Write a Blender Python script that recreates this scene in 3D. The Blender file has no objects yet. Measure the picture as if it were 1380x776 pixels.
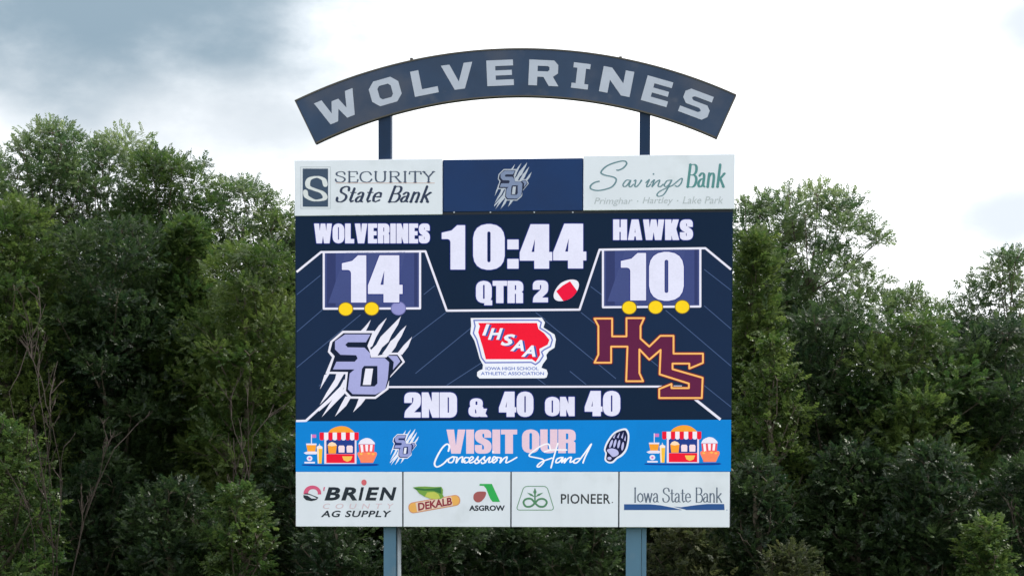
import bpy, math, random
import numpy as np
from mathutils import Vector, Matrix
from mathutils.geometry import delaunay_2d_cdt

# ------------------------------------------------------------------ scene, camera, light
S = bpy.context.scene
COL = S.collection
R = math.radians

CAM = Vector((3.125, -40.0, 2.577))
YAW, PITCH, ROLL = 0.0775095, -0.04207, 0.0029046
FPX, SHIFT = 2622.0, 459.58            # focal length and shift in pixels of the 1380-wide photograph


def cam_axes():
    cy, sy = math.cos(YAW), math.sin(YAW)
    cp, sp = math.cos(PITCH), math.sin(PITCH)
    r = Vector((cy, sy, 0))
    fw = Vector((-sy * cp, cy * cp, sp))
    up = r.cross(fw)
    cr, sr = math.cos(ROLL), math.sin(ROLL)
    return r * cr + up * sr, up * cr - r * sr, fw


CR, CU, CF = cam_axes()
cam_data = bpy.data.cameras.new('camera')
cam = bpy.data.objects.new('camera', cam_data)
COL.objects.link(cam)
M3 = Matrix((CR, CU, -CF)).transposed()
cam.matrix_world = Matrix.Translation(CAM) @ M3.to_4x4()
cam_data.sensor_width = 36.0
cam_data.sensor_fit = 'HORIZONTAL'
cam_data.lens = FPX / 1380.0 * 36.0
cam_data.shift_y = SHIFT / 1380.0
cam_data.clip_start = 0.5
cam_data.clip_end = 3000.0
S.camera = cam

SUN_AZ, SUN_EL = R(62), R(50)          # azimuth from +Y towards +X: high on the right, a little behind the board
wd = bpy.data.worlds.new('World')
S.world = wd
wd.use_nodes = True
nt = wd.node_tree
nt.nodes.clear()


def node(tree, kind, **kw):
    n = tree.nodes.new(kind)
    for k, v in kw.items():
        setattr(n, k, v)
    return n


def build_sky():
    L = nt.links.new
    out = node(nt, 'ShaderNodeOutputWorld')
    bg = node(nt, 'ShaderNodeBackground')
    bg.inputs['Strength'].default_value = 0.1
    sky = node(nt, 'ShaderNodeTexSky', sky_type='NISHITA', sun_disc=False)
    sky.sun_elevation, sky.sun_rotation = SUN_EL, SUN_AZ
    tc = node(nt, 'ShaderNodeTexCoord')
    mp = node(nt, 'ShaderNodeMapping')
    mp.inputs['Scale'].default_value = (1.0, 1.0, 1.9)
    L(tc.outputs['Generated'], mp.inputs['Vector'])

    def noise(scale, detail, seed, rough=0.55):
        n = node(nt, 'ShaderNodeTexNoise', noise_dimensions='4D')
        n.inputs['W'].default_value = seed
        n.inputs['Scale'].default_value = scale
        n.inputs['Detail'].default_value = detail
        n.inputs['Roughness'].default_value = rough
        L(mp.outputs['Vector'], n.inputs['Vector'])
        return n.outputs['Fac']

    def ramp(src, a, b, x=0.0, y=1.0):
        n = node(nt, 'ShaderNodeMapRange', interpolation_type='SMOOTHSTEP')
        n.inputs['From Min'].default_value, n.inputs['From Max'].default_value = a, b
        n.inputs['To Min'].default_value, n.inputs['To Max'].default_value = x, y
        L(src, n.inputs['Value'])
        return n.outputs['Result']

    def math2(op, a, b):
        n = node(nt, 'ShaderNodeMath', operation=op)
        for i, v in enumerate((a, b)):
            if isinstance(v, (int, float)):
                n.inputs[i].default_value = v
            else:
                L(v, n.inputs[i])
        return n.outputs[0]

    def cloud_bank(px, py, wide, high, wob):
        """soft elliptic bank of cloud around the direction of a photo pixel"""
        d = (CF * FPX + CR * (px - 690) - CU * (py - 388 - SHIFT)).normalized()
        e1 = d.cross(Vector((0, 0, 1))).normalized()
        e2 = e1.cross(d)
        dots = []
        for e, w in ((e1, wide), (e2, high)):
            n = node(nt, 'ShaderNodeVectorMath', operation='DOT_PRODUCT')
            n.inputs[1].default_value = e / w
            L(tc.outputs['Generated'], n.inputs[0])
            dots.append(math2('MULTIPLY', n.outputs['Value'], n.outputs['Value']))
        front = node(nt, 'ShaderNodeVectorMath', operation='DOT_PRODUCT')
        front.inputs[1].default_value = d
        L(tc.outputs['Generated'], front.inputs[0])
        s = math2('ADD', math2('SQRT', math2('ADD', dots[0], dots[1]), 0), wob)
        s = ramp(s, 0.25, 1.45, 1.0, 0.0)
        return math2('MULTIPLY', s, ramp(front.outputs['Value'], 0.0, 0.3))

    nz = noise(7.0, 7.0, 2.3)
    big = noise(2.2, 6.0, 5.1)
    fine = noise(16.0, 6.0, 8.4)
    wob = math2('MULTIPLY', math2('SUBTRACT', nz, 0.5), 1.5)
    wob2 = math2('ADD', wob, math2('MULTIPLY', math2('SUBTRACT', fine, 0.5), 0.9))
    bank_a = cloud_bank(120, 10, 0.165, 0.052, wob2)
    bank_b = cloud_bank(335, 168, 0.060, 0.022, wob2)
    bank_c = cloud_bank(1400, 290, 0.050, 0.020, math2('MULTIPLY', wob2, 1.5))
    bank_d = cloud_bank(1400, 40, 0.028, 0.022, wob2)
    bank_e = cloud_bank(80, 140, 0.170, 0.050, wob2)
    # even cloud cover everywhere else: white with broad greyer cells
    mixc = node(nt, 'ShaderNodeMix', data_type='RGBA')
    mixc.inputs['A'].default_value = (16.5, 16.8, 17.2, 1)
    mixc.inputs['B'].default_value = (10.5, 11.3, 12.2, 1)
    L(ramp(big, 0.42, 0.68), mixc.inputs['Factor'])

    def over(prev, fac, colour, amount):
        m = node(nt, 'ShaderNodeMix', data_type='RGBA')
        L(math2('MULTIPLY', fac, amount), m.inputs['Factor'])
        L(prev, m.inputs['A'])
        m.inputs['B'].default_value = colour
        return m.outputs['Result']

    c = over(mixc.outputs['Result'], bank_e, (7.9, 8.4, 8.8, 1), 0.62)
    c = over(c, bank_a, (2.9, 4.1, 5.1, 1), 0.97)
    c = over(c, bank_b, (7.0, 7.7, 8.4, 1), 0.75)
    c = over(c, bank_c, (7.2, 8.0, 8.8, 1), 0.85)
    c = over(c, bank_d, (7.2, 8.0, 8.8, 1), 0.85)
    # a little clear sky behind thin cloud
    m = node(nt, 'ShaderNodeMix', data_type='RGBA')
    L(ramp(big, 0.55, 0.8, 0.0, 0.25), m.inputs['Factor'])
    L(c, m.inputs['A'])
    L(sky.outputs['Color'], m.inputs['B'])
    L(m.outputs['Result'], bg.inputs['Color'])
    L(bg.outputs[0], out.inputs['Surface'])


build_sky()
sun_data = bpy.data.lights.new('sun', 'SUN')
sun_data.energy = 4.2
sun_data.angle = R(8)
sun_data.color = (1.0, 0.95, 0.86)
sun = bpy.data.objects.new('sun', sun_data)
COL.objects.link(sun)
to_sun = Vector((math.sin(SUN_AZ) * math.cos(SUN_EL), math.cos(SUN_AZ) * math.cos(SUN_EL), math.sin(SUN_EL)))
sun.rotation_euler = to_sun.to_track_quat('Z', 'Y').to_euler()
sun.location = to_sun * 60

S.view_settings.view_transform = 'Standard'
S.view_settings.look = 'None'
S.view_settings.exposure = 0.0
S.view_settings.gamma = 1.0
S.view_settings.use_curve_mapping = False
S.render.engine = 'CYCLES'
S.cycles.max_bounces = 6
S.cycles.diffuse_bounces = 3
S.cycles.glossy_bounces = 2
S.cycles.transmission_bounces = 4


# ------------------------------------------------------------------ helpers
def at(px, py, Y=0.0):
    """point of the plane y = Y seen at a pixel of the photograph"""
    d = CF * FPX + CR * (px - 690) - CU * (py - 388 - SHIFT)
    t = (Y - CAM.y) / d.y
    return CAM + d * t


def lin(c):
    return tuple((v / 255 / 12.92) if v / 255 <= 0.04045 else ((v / 255 + 0.055) / 1.055) ** 2.4 for v in c)


def tag(o, label=None, cat=None, group=None, kind=None):
    for k, v in (('label', label), ('category', cat), ('group', group), ('kind', kind)):
        if v:
            o[k] = v
    return o


def empty(name, loc=(0, 0, 0)):
    o = bpy.data.objects.new(name, None)
    o.location = loc
    o.empty_display_size = 0.3
    COL.objects.link(o)
    return o


def link_mesh(name, me, parent=None):
    o = bpy.data.objects.new(name, me)
    COL.objects.link(o)
    if parent is not None:
        o.parent = parent
    return o


class MB:
    """collects faces (one material index each) and links them as one mesh object"""

    def __init__(self):
        self.v, self.f, self.m = [], [], []

    def poly(self, pts, mi=0):
        i = len(self.v)
        self.v += [tuple(p) for p in pts]
        self.f.append(tuple(range(i, i + len(pts))))
        self.m.append(mi)

    def mesh(self, v, f, mi=0):
        i = len(self.v)
        self.v += [tuple(p) for p in v]
        self.f += [tuple(a + i for a in q) for q in f]
        self.m += [mi] * len(f)

    def box(self, x0, x1, y0, y1, z0, z1, mi=0):
        v = [(x, y, z) for x in (x0, x1) for y in (y0, y1) for z in (z0, z1)]
        f = [(0, 1, 3, 2), (4, 6, 7, 5), (0, 4, 5, 1), (2, 3, 7, 6), (0, 2, 6, 4), (1, 5, 7, 3)]
        self.mesh(v, f, mi)

    def tube(self, pts, rad, n=7, mi=0, cap=True):
        pts = [Vector(p) for p in pts]
        rings = []
        for i, p in enumerate(pts):
            t = (pts[min(i + 1, len(pts) - 1)] - pts[max(i - 1, 0)]).normalized()
            a = t.orthogonal().normalized()
            if abs(t.z) > 0.3:
                a = (Vector((1, 0, 0)) - t * t.x).normalized()
            b = t.cross(a)
            rr = rad[i] if isinstance(rad, (list, tuple)) else rad
            rings.append([p + (a * math.cos(2 * math.pi * k / n) + b * math.sin(2 * math.pi * k / n)) * rr for k in range(n)])
        v = [q for r_ in rings for q in r_]
        f = []
        for i in range(len(rings) - 1):
            for k in range(n):
                k2 = (k + 1) % n
                f.append((i * n + k, i * n + k2, (i + 1) * n + k2, (i + 1) * n + k))
        if cap:
            f.append(tuple(range(n - 1, -1, -1)))
            f.append(tuple((len(rings) - 1) * n + k for k in range(n)))
        self.mesh(v, f, mi)

    def build(self, name, mats, parent=None, smooth=False, bevel=0.0):
        me = bpy.data.meshes.new(name)
        me.from_pydata(self.v, [], self.f)
        for m in (mats if isinstance(mats, (list, tuple)) else [mats]):
            me.materials.append(m)
        me.polygons.foreach_set('material_index', self.m)
        if smooth:
            me.polygons.foreach_set('use_smooth', [True] * len(self.f))
        me.update()
        o = link_mesh(name, me, parent)
        if bevel:
            b = o.modifiers.new('bevel', 'BEVEL')
            b.width = bevel
            b.segments = 2
            b.limit_method = 'ANGLE'
        return o


# ------------------------------------------------------------------ materials
def new_mat(name):
    m = bpy.data.materials.new(name)
    m.use_nodes = True
    return m, m.node_tree, m.node_tree.nodes['Principled BSDF']


def painted(name, srgb, rough=0.45, vary=0.08, scale=3.0, spec=0.5, metal=0.0, streak=0.0):
    """weathered paint: base colour with low-contrast mottling and optional rain streaks"""
    m, t, p = new_mat(name)
    c = lin(srgb)
    tc = node(t, 'ShaderNodeTexCoord')
    n = node(t, 'ShaderNodeTexNoise')
    n.inputs['Scale'].default_value = scale
    n.inputs['Detail'].default_value = 6
    mp = node(t, 'ShaderNodeMapping')
    if streak:
        mp.inputs['Scale'].default_value = (1, 1, 1 - streak)
    t.links.new(tc.outputs['Object'], mp.inputs['Vector'])
    t.links.new(mp.outputs['Vector'], n.inputs['Vector'])
    mx = node(t, 'ShaderNodeMix', data_type='RGBA')
    mx.inputs['A'].default_value = (*[v * (1 - vary) for v in c], 1)
    mx.inputs['B'].default_value = (*[min(1, v * (1 + vary)) for v in c], 1)
    mr = node(t, 'ShaderNodeMapRange')
    mr.inputs['From Min'].default_value, mr.inputs['From Max'].default_value = 0.3, 0.7
    t.links.new(n.outputs['Fac'], mr.inputs['Value'])
    t.links.new(mr.outputs['Result'], mx.inputs['Factor'])
    t.links.new(mx.outputs['Result'], p.inputs['Base Color'])
    rr = node(t, 'ShaderNodeMapRange')
    rr.inputs['To Min'].default_value, rr.inputs['To Max'].default_value = rough * 0.8, min(1, rough * 1.25)
    t.links.new(n.outputs['Fac'], rr.inputs['Value'])
    t.links.new(rr.outputs['Result'], p.inputs['Roughness'])
    p.inputs['Specular IOR Level'].default_value = spec
    p.inputs['Metallic'].default_value = metal
    return m


_led = {}


def led(srgb, k=1.0):
    """lit LED surface: near-black louvred module that gives off its own colour"""
    key = (tuple(srgb), k)
    if key in _led:
        return _led[key]
    m, t, p = new_mat('led_%d_%d_%d' % tuple(int(v) for v in srgb))
    p.inputs['Base Color'].default_value = (0.006, 0.007, 0.009, 1)
    p.inputs['Roughness'].default_value = 0.7
    p.inputs['Specular IOR Level'].default_value = 0.08
    c = lin(srgb)
    tc = node(t, 'ShaderNodeTexCoord')
    n = node(t, 'ShaderNodeTexNoise')
    n.inputs['Scale'].default_value = 1.3
    n.inputs['Detail'].default_value = 3
    t.links.new(tc.outputs['Object'], n.inputs['Vector'])
    w = node(t, 'ShaderNodeTexNoise')
    w.inputs['Scale'].default_value = 30
    w.inputs['Detail'].default_value = 2
    t.links.new(tc.outputs['Object'], w.inputs['Vector'])
    a = node(t, 'ShaderNodeMath', operation='ADD')
    t.links.new(n.outputs['Fac'], a.inputs[0])
    t.links.new(w.outputs['Fac'], a.inputs[1])
    mr = node(t, 'ShaderNodeMapRange')
    mr.inputs['From Min'].default_value, mr.inputs['From Max'].default_value = 0.6, 1.4
    mr.inputs['To Min'].default_value, mr.inputs['To Max'].default_value = 0.93 * k, 1.05 * k
    t.links.new(a.outputs[0], mr.inputs['Value'])
    sn = node(t, 'ShaderNodeVectorMath', operation='SNAP')
    sn.inputs[1].default_value = (.32, 5.0, .32)
    t.links.new(tc.outputs['Object'], sn.inputs[0])
    wn = node(t, 'ShaderNodeTexWhiteNoise')
    t.links.new(sn.outputs['Vector'], wn.inputs['Vector'])
    mm = node(t, 'ShaderNodeMapRange')
    mm.inputs['To Min'].default_value, mm.inputs['To Max'].default_value = .985, 1.01
    t.links.new(wn.outputs['Value'], mm.inputs['Value'])
    mu = node(t, 'ShaderNodeMath', operation='MULTIPLY')
    t.links.new(mr.outputs['Result'], mu.inputs[0])
    t.links.new(mm.outputs['Result'], mu.inputs[1])
    p.inputs['Emission Color'].default_value = (*c, 1)
    t.links.new(mu.outputs[0], p.inputs['Emission Strength'])
    _led[key] = m
    return m


_vin = {}


def vinyl(srgb):
    """printed vinyl on a sign panel"""
    key = tuple(srgb)
    if key not in _vin:
        _vin[key] = painted('vinyl_%d_%d_%d' % key, srgb, 0.5, 0.05, 4.0, 0.3)
    return _vin[key]


MAT_WHITE = painted('sign_white', (235, 239, 250), 0.55, 0.03, 1.6, 0.25, streak=0.7)
MAT_NAVY_PANEL = painted('sign_navy', (20, 53, 102), 0.5, 0.10, 1.2, 0.2)
MAT_ARCH = painted('arch_blue', (36, 61, 93), 0.42, 0.2, 1.1, 0.32)


def weather(m, srgb, scale, lo, hi, amount):
    """faded, chalky patches over a painted face"""
    t = m.node_tree
    p = t.nodes['Principled BSDF']
    src = p.inputs['Base Color'].links[0].from_socket
    tc = node(t, 'ShaderNodeTexCoord')
    n = node(t, 'ShaderNodeTexNoise')
    n.inputs['Scale'].default_value, n.inputs['Detail'].default_value = scale, 5
    t.links.new(tc.outputs['Object'], n.inputs['Vector'])
    mr = node(t, 'ShaderNodeMapRange', interpolation_type='SMOOTHSTEP')
    mr.inputs['From Min'].default_value, mr.inputs['From Max'].default_value, mr.inputs['To Max'].default_value = lo, hi, amount
    t.links.new(n.outputs['Fac'], mr.inputs['Value'])
    mx = node(t, 'ShaderNodeMix', data_type='RGBA')
    t.links.new(mr.outputs['Result'], mx.inputs['Factor'])
    t.links.new(src, mx.inputs['A'])
    mx.inputs['B'].default_value = (*lin(srgb), 1)
    t.links.new(mx.outputs['Result'], p.inputs['Base Color'])


weather(MAT_ARCH, (78, 80, 92), .55, .46, .66, .75)
weather(MAT_ARCH, (92, 96, 110), 2.6, .58, .74, .35)
MAT_ARCH_EDGE = painted('arch_edge', (72, 68, 62), 0.5, 0.2, 3.0)
MAT_LETTER = painted('arch_letter', (188, 194, 212), 0.5, 0.05, 3.0, 0.3)
MAT_POST = painted('post_blue', (72, 112, 138), 0.42, 0.12, 2.0, 0.5, streak=0.8)
MAT_ARCH_POST = painted('arch_post_navy', (22, 46, 76), 0.5, 0.12, 2.0, 0.2)
MAT_SIDE_TUBE = painted('side_tube_grey', (150, 158, 164), 0.45, 0.1, 6.0, 0.5, 0.4)
MAT_CABINET = painted('cabinet_dark', (22, 30, 42), 0.5, 0.15, 3.0, 0.3)
MAT_SEAM = painted('seam_dark', (44, 50, 66), 0.6, 0.1, 3.0, 0.2)
weather(MAT_POST, (120, 132, 140), 3.0, .5, .75, .35)
weather(MAT_WHITE, (196, 200, 206), 1.3, .52, .75, .35)
MAT_BOLT = painted('bolt_steel', (150, 155, 160), 0.4, 0.1, 8.0, 0.5, 0.8)


# ------------------------------------------------------------------ flat artwork on the board
def ccw(p):
    a = sum(p[i][0] * p[(i + 1) % len(p)][1] - p[(i + 1) % len(p)][0] * p[i][1] for i in range(len(p)))
    return p if a > 0 else p[::-1]


def rounded(pts, n=4):
    """contour with optional corner radii (x, y, r)"""
    out = []
    N = len(pts)
    for i, p in enumerate(pts):
        if len(p) == 2 or p[2] == 0:
            out.append((p[0], p[1]))
            continue
        a, b = pts[i - 1], pts[(i + 1) % N]
        P = Vector(p[:2])
        da, db = Vector(a[:2]) - P, Vector(b[:2]) - P
        r = min(p[2], da.length * 0.5, db.length * 0.5)
        A, B = P + da.normalized() * r, P + db.normalized() * r
        for k in range(n + 1):
            t = k / n
            q = A * (1 - t) ** 2 + P * (1.7 * t * (1 - t)) + B * t ** 2
            q += (A + B) * 0.5 * (0.3 * t * (1 - t))
            out.append((q.x, q.y))
    return out


def smooth(pts, n=6, closed=False):
    P = [np.array(p, float) for p in pts]
    out = []
    N = len(P)
    rng = range(N) if closed else range(N - 1)
    for i in rng:
        p1, p2 = P[i], P[(i + 1) % N]
        p0 = P[i - 1] if (i > 0 or closed) else 2 * p1 - p2
        p3 = P[(i + 2) % N] if (i + 2 < N or closed) else 2 * p2 - p1
        for k in range(n):
            t = k / n
            out.append(tuple(0.5 * (2 * p1 + (p2 - p0) * t + (2 * p0 - 5 * p1 + 4 * p2 - p3) * t * t + (3 * p1 - p0 - 3 * p2 + p3) * t ** 3)))
    if not closed:
        out.append(tuple(P[-1]))
    return out


def stroke(pts, w, thin=None, closed=False, cap=True):
    """a pen stroke as a set of simple polygons; the pen is w wide on verticals and thin on horizontals"""
    shapes = []
    thin = w if thin is None else thin
    P = [np.array(p, float) for p in pts]
    if closed:
        P.append(P[0])
    wid = []
    for i in range(len(P)):
        d = P[min(i + 1, len(P) - 1)] - P[max(i - 1, 0)]
        L = np.hypot(*d) or 1
        wid.append((thin + (w - thin) * abs(d[1]) / L) / 2)
    for i in range(len(P) - 1):
        d = P[i + 1] - P[i]
        L = np.hypot(*d)
        if L < 1e-6:
            continue
        n = np.array((-d[1], d[0])) / L
        shapes.append((1, [tuple(P[i] + n * wid[i]), tuple(P[i] - n * wid[i]), tuple(P[i + 1] - n * wid[i + 1]), tuple(P[i + 1] + n * wid[i + 1])]))
    for i in range(len(P)):
        if (0 < i < len(P) - 1) or cap:
            k = 8
            shapes.append((1, [(P[i][0] + wid[i] * math.cos(2 * math.pi * j / k + .2), P[i][1] + wid[i] * math.sin(2 * math.pi * j / k + .2)) for j in range(k)]))
    return shapes


def ell(cx, cy, rx, ry, n=20, rot=0.0):
    c, s = math.cos(rot), math.sin(rot)
    return [(cx + rx * math.cos(2 * math.pi * k / n) * c - ry * math.sin(2 * math.pi * k / n) * s,
             cy + rx * math.cos(2 * math.pi * k / n) * s + ry * math.sin(2 * math.pi * k / n) * c) for k in range(n)]


def rect(x0, y0, x1, y1):
    return [(x0, y0), (x1, y0), (x1, y1), (x0, y1)]


def fill(shapes):
    """union of the (+) polygons less the (-) polygons, as triangles in 2D"""
    vs, fs, sg = [], [], []
    for s, p in shapes:
        p = ccw([tuple(q[:2]) for q in p])
        i = len(vs)
        vs += [Vector(q) for q in p]
        fs.append(list(range(i, i + len(p))))
        sg.append(s)
    v, e, f, ov, oe, of = delaunay_2d_cdt(vs, [], fs, 0, 1e-5)
    keep = []
    for tri, o in zip(f, of):
        if any(sg[k] == 2 for k in o) or (any(sg[k] > 0 for k in o) and not any(sg[k] < 0 for k in o)):
            keep.append(tri)
    return v, keep


def outline(shapes, w):
    out = []
    for s, p in shapes:
        out.append((s, p))
        out += [(2, q) for _, q in stroke(p, 2 * w, closed=True)]
    return out


FRONT = 0.0


class Raw(list):
    """ready-made faces that need no union"""

    def __add__(self, other):
        return Raw(list(self) + [p for s_, p in other] if not isinstance(other, Raw) else list(self) + list(other))


class Art:
    """layers of flat shapes given in photo pixels, laid on a board face as one mesh"""

    def __init__(self, base=0.003):
        self.mb, self.mats, self.off = MB(), [], base

    def add(self, shapes, mat, T=None):
        if not shapes:
            return self
        if isinstance(shapes, Raw):
            v, f = [], []
            for p in shapes:
                f.append(tuple(range(len(v), len(v) + len(p))))
                v += p
        else:
            v, f = fill(shapes)
        if T:
            v = [T(q[0], q[1]) for q in v]
        if mat not in self.mats:
            self.mats.append(mat)
        pts = []
        for q in v:
            p = at(q[0], q[1], FRONT)
            pts.append((p.x, p.y - self.off, p.z))
        fs = []
        for t in f:
            ar = sum(pts[t[i - 1]][0] * pts[t[i]][2] - pts[t[i]][0] * pts[t[i - 1]][2] for i in range(len(t)))
            fs.append(tuple(t) if ar > 0 else tuple(t)[::-1])
        self.mb.mesh(pts, fs, self.mats.index(mat))
        self.off += 0.0015
        return self

    def build(self, name, parent):
        return self.mb.build(name, self.mats, parent)


def zoomed(x0, y0, k, dx=0, dy=0):
    return lambda x, y: (x0 + x / k + dx, y0 + y / k + dy)


# heavy condensed capitals, cap height 1, y up: width, list of (sign, contour)
def _o(w, h0, h1, r=.3):
    return (w, [(1, [(0, 0, r), (w, 0, r), (w, 1, r), (0, 1, r)]), (-1, [(h0, .15, .05), (h1, .15, .05), (h1, .85, .05), (h0, .85, .05)])])


HEAVY = {
    '0': _o(.69, .30, .39), 'O': _o(.66, .28, .38),
    '1': (.52, [(1, [(.2, 0), (.52, 0), (.52, 1), (.35, 1), (.22, .88), (0, .83), (0, .70), (.2, .70, .08)])]),
    '4': (.71, [(1, [(.24, 1), (.64, 1), (.64, .366), (.71, .366), (.71, .183), (.64, .183), (.64, 0), (.325, 0), (.325, .183), (0, .183), (0, .36)]),
                (-1, [(.345, .75), (.325, .366), (.245, .366)])]),
    '2': (.64, [(1, [(0, 0), (.62, 0), (.62, .19), (.34, .19), (.60, .46, .1), (.63, .58, .1), (.63, 1, .28), (0, 1, .28), (0, .60), (.28, .60), (.28, .82, .05), (.36, .82, .05), (.36, .60, .1), (.02, .24, .1)])]),
    'N': (.66, [(1, [(0, 0), (.26, 0), (.26, .45), (.42, 0), (.66, 0), (.66, 1), (.40, 1), (.40, .55), (.24, 1), (0, 1)])]),
    'D': (.66, [(1, [(0, 0), (.66, 0, .25), (.66, 1, .25), (0, 1)]), (-1, [(.29, .17), (.37, .17, .05), (.37, .83, .05), (.29, .83)])]),
    'W': (1.02, [(1, [(.14, 0), (.43, 0), (.51, .5), (.59, 0), (.88, 0), (1.02, 1), (.76, 1), (.715, .45), (.63, 1), (.39, 1), (.305, .45), (.26, 1), (0, 1)])]),
    'L': (.5, [(1, [(0, 0), (.5, 0), (.5, .19), (.29, .19), (.29, 1), (0, 1)])]),
    'V': (.7, [(1, [(.18, 0), (.52, 0), (.70, 1), (.42, 1), (.35, .33), (.28, 1), (0, 1)])]),
    'E': (.5, [(1, [(0, 0), (.5, 0), (.5, .19), (.29, .19), (.29, .42), (.47, .42), (.47, .6), (.29, .6), (.29, .81), (.5, .81), (.5, 1), (0, 1)])]),
    'R': (.66, [(1, [(0, 0), (.29, 0), (.29, .43), (.37, .43), (.37, 0), (.65, 0), (.65, .46, .1), (.57, .51), (.66, .56, .08), (.66, 1, .22), (0, 1)]),
                (-1, [(.29, .58), (.38, .58, .04), (.38, .83, .04), (.29, .83)])]),
    'I': (.29, [(1, [(0, 0), (.29, 0), (.29, 1), (0, 1)])]),
    'S': (.62, [(1, [(0, 0, .24), (.62, 0, .24), (.62, .48, .15), (.28, .68, .06), (.28, .83, .04), (.35, .83, .04), (.35, .66), (.61, .66), (.61, 1, .24), (0, 1, .24), (0, .54, .15), (.34, .34, .06), (.34, .17, .04), (.27, .17, .04), (.27, .36), (0, .36)])]),
    'H': (.66, [(1, [(0, 0), (.28, 0), (.28, .41), (.38, .41), (.38, 0), (.66, 0), (.66, 1), (.38, 1), (.38, .61), (.28, .61), (.28, 1), (0, 1)])]),
    'A': (.68, [(1, [(0, 0), (.27, 0), (.29, .18), (.39, .18), (.41, 0), (.68, 0), (.50, 1), (.18, 1)]), (-1, [(.30, .34), (.38, .34), (.34, .74)])]),
    'K': (.66, [(1, [(0, 0), (.28, 0), (.28, .36), (.37, 0), (.67, 0), (.52, .54), (.65, 1), (.38, 1), (.28, .68), (.28, 1), (0, 1)])]),
    'T': (.6, [(1, [(.155, 0), (.445, 0), (.445, .8), (.6, .8), (.6, 1), (0, 1), (0, .8), (.155, .8)])]),
    'U': (.65, [(1, [(0, 0, .26), (.65, 0, .26), (.65, 1), (.37, 1), (.37, .17, .04), (.28, .17, .04), (.28, 1), (0, 1)])]),
    'Q': (.68, [(1, [(0, 0, .3), (.66, 0, .3), (.66, 1, .3), (0, 1, .3)]), (1, [(.36, -.10), (.68, -.10), (.68, .10), (.4, .16)]), (-1, [(.28, .16, .05), (.38, .16, .05), (.38, .85, .05), (.28, .85, .05)])]),
    '&': (.78, [(1, [(.06, .45, .2), (.58, .45, .2), (.58, 1, .22), (.06, 1, .22)]), (1, [(0, 0, .24), (.62, 0, .24), (.62, .62, .2), (0, .62, .24)]),
                (1, [(.2, .62), (.46, .62), (.78, 0), (.5, 0)]), (1, [(.5, .42), (.76, .42), (.70, .2), (.5, .1)]),
                (-1, [(.27, .63, .05), (.38, .63, .05), (.38, .87, .05), (.27, .87, .05)]), (-1, [(.25, .16, .06), (.35, .16, .06), (.31, .42, .05), (.25, .42, .06)])]),
    ' ': (.3, []),
}
# square chamfered capitals of the arch
BLOCK = {
    'W': (1.62, [(.30, 0), (.62, 0), (.81, .45), (1.0, 0), (1.32, 0), (1.62, 1), (1.30, 1), (1.12, .38), (.95, .82), (.67, .82), (.50, .38), (.32, 1), (0, 1)], []),
    'O': (1.2, [(.25, 0), (.95, 0), (1.2, .25), (1.2, .75), (.95, 1), (.25, 1), (0, .75), (0, .25)], [[(.42, .23), (.78, .23), (.87, .33), (.87, .67), (.78, .77), (.42, .77), (.33, .67), (.33, .33)]]),
    'L': (.95, [(0, 0), (.95, 0), (.95, .24), (.33, .24), (.33, 1), (0, 1)], []),
    'V': (1.24, [(.42, 0), (.82, 0), (1.24, 1), (.9, 1), (.62, .3), (.34, 1), (0, 1)], []),
    'E': (1.04, [(0, 0), (1.04, 0), (1.04, .23), (.34, .23), (.34, .4), (.98, .4), (.98, .6), (.34, .6), (.34, .77), (1.04, .77), (1.04, 1), (0, 1)], []),
    'R': (1.18, [(0, 0), (.34, 0), (.34, .34), (.58, .34), (.8, 0), (1.18, 0), (.95, .36), (1.14, .5), (1.14, .83), (.97, 1), (0, 1)], [[(.34, .56), (.74, .56), (.8, .62), (.8, .72), (.74, .77), (.34, .77)]]),
    'I': (.66, [(0, 0), (.66, 0), (.66, .2), (.5, .2), (.5, .8), (.66, .8), (.66, 1), (0, 1), (0, .8), (.16, .8), (.16, .2), (0, .2)], []),
    'N': (1.22, [(0, 0), (.34, 0), (.34, .52), (.88, 0), (1.22, 0), (1.22, 1), (.88, 1), (.88, .48), (.34, 1), (0, 1)], []),
    'S': (1.16, [(0, 0), (.98, 0), (1.16, .18), (1.16, .44), (1.0, .6), (.42, .6), (.34, .66), (.34, .71), (.42, .77), (1.12, .77), (1.12, 1), (.18, 1), (0, .84), (0, .58), (.18, .4), (.74, .4), (.82, .34), (.82, .29), (.74, .23), (0, .23)], []),
}
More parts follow.
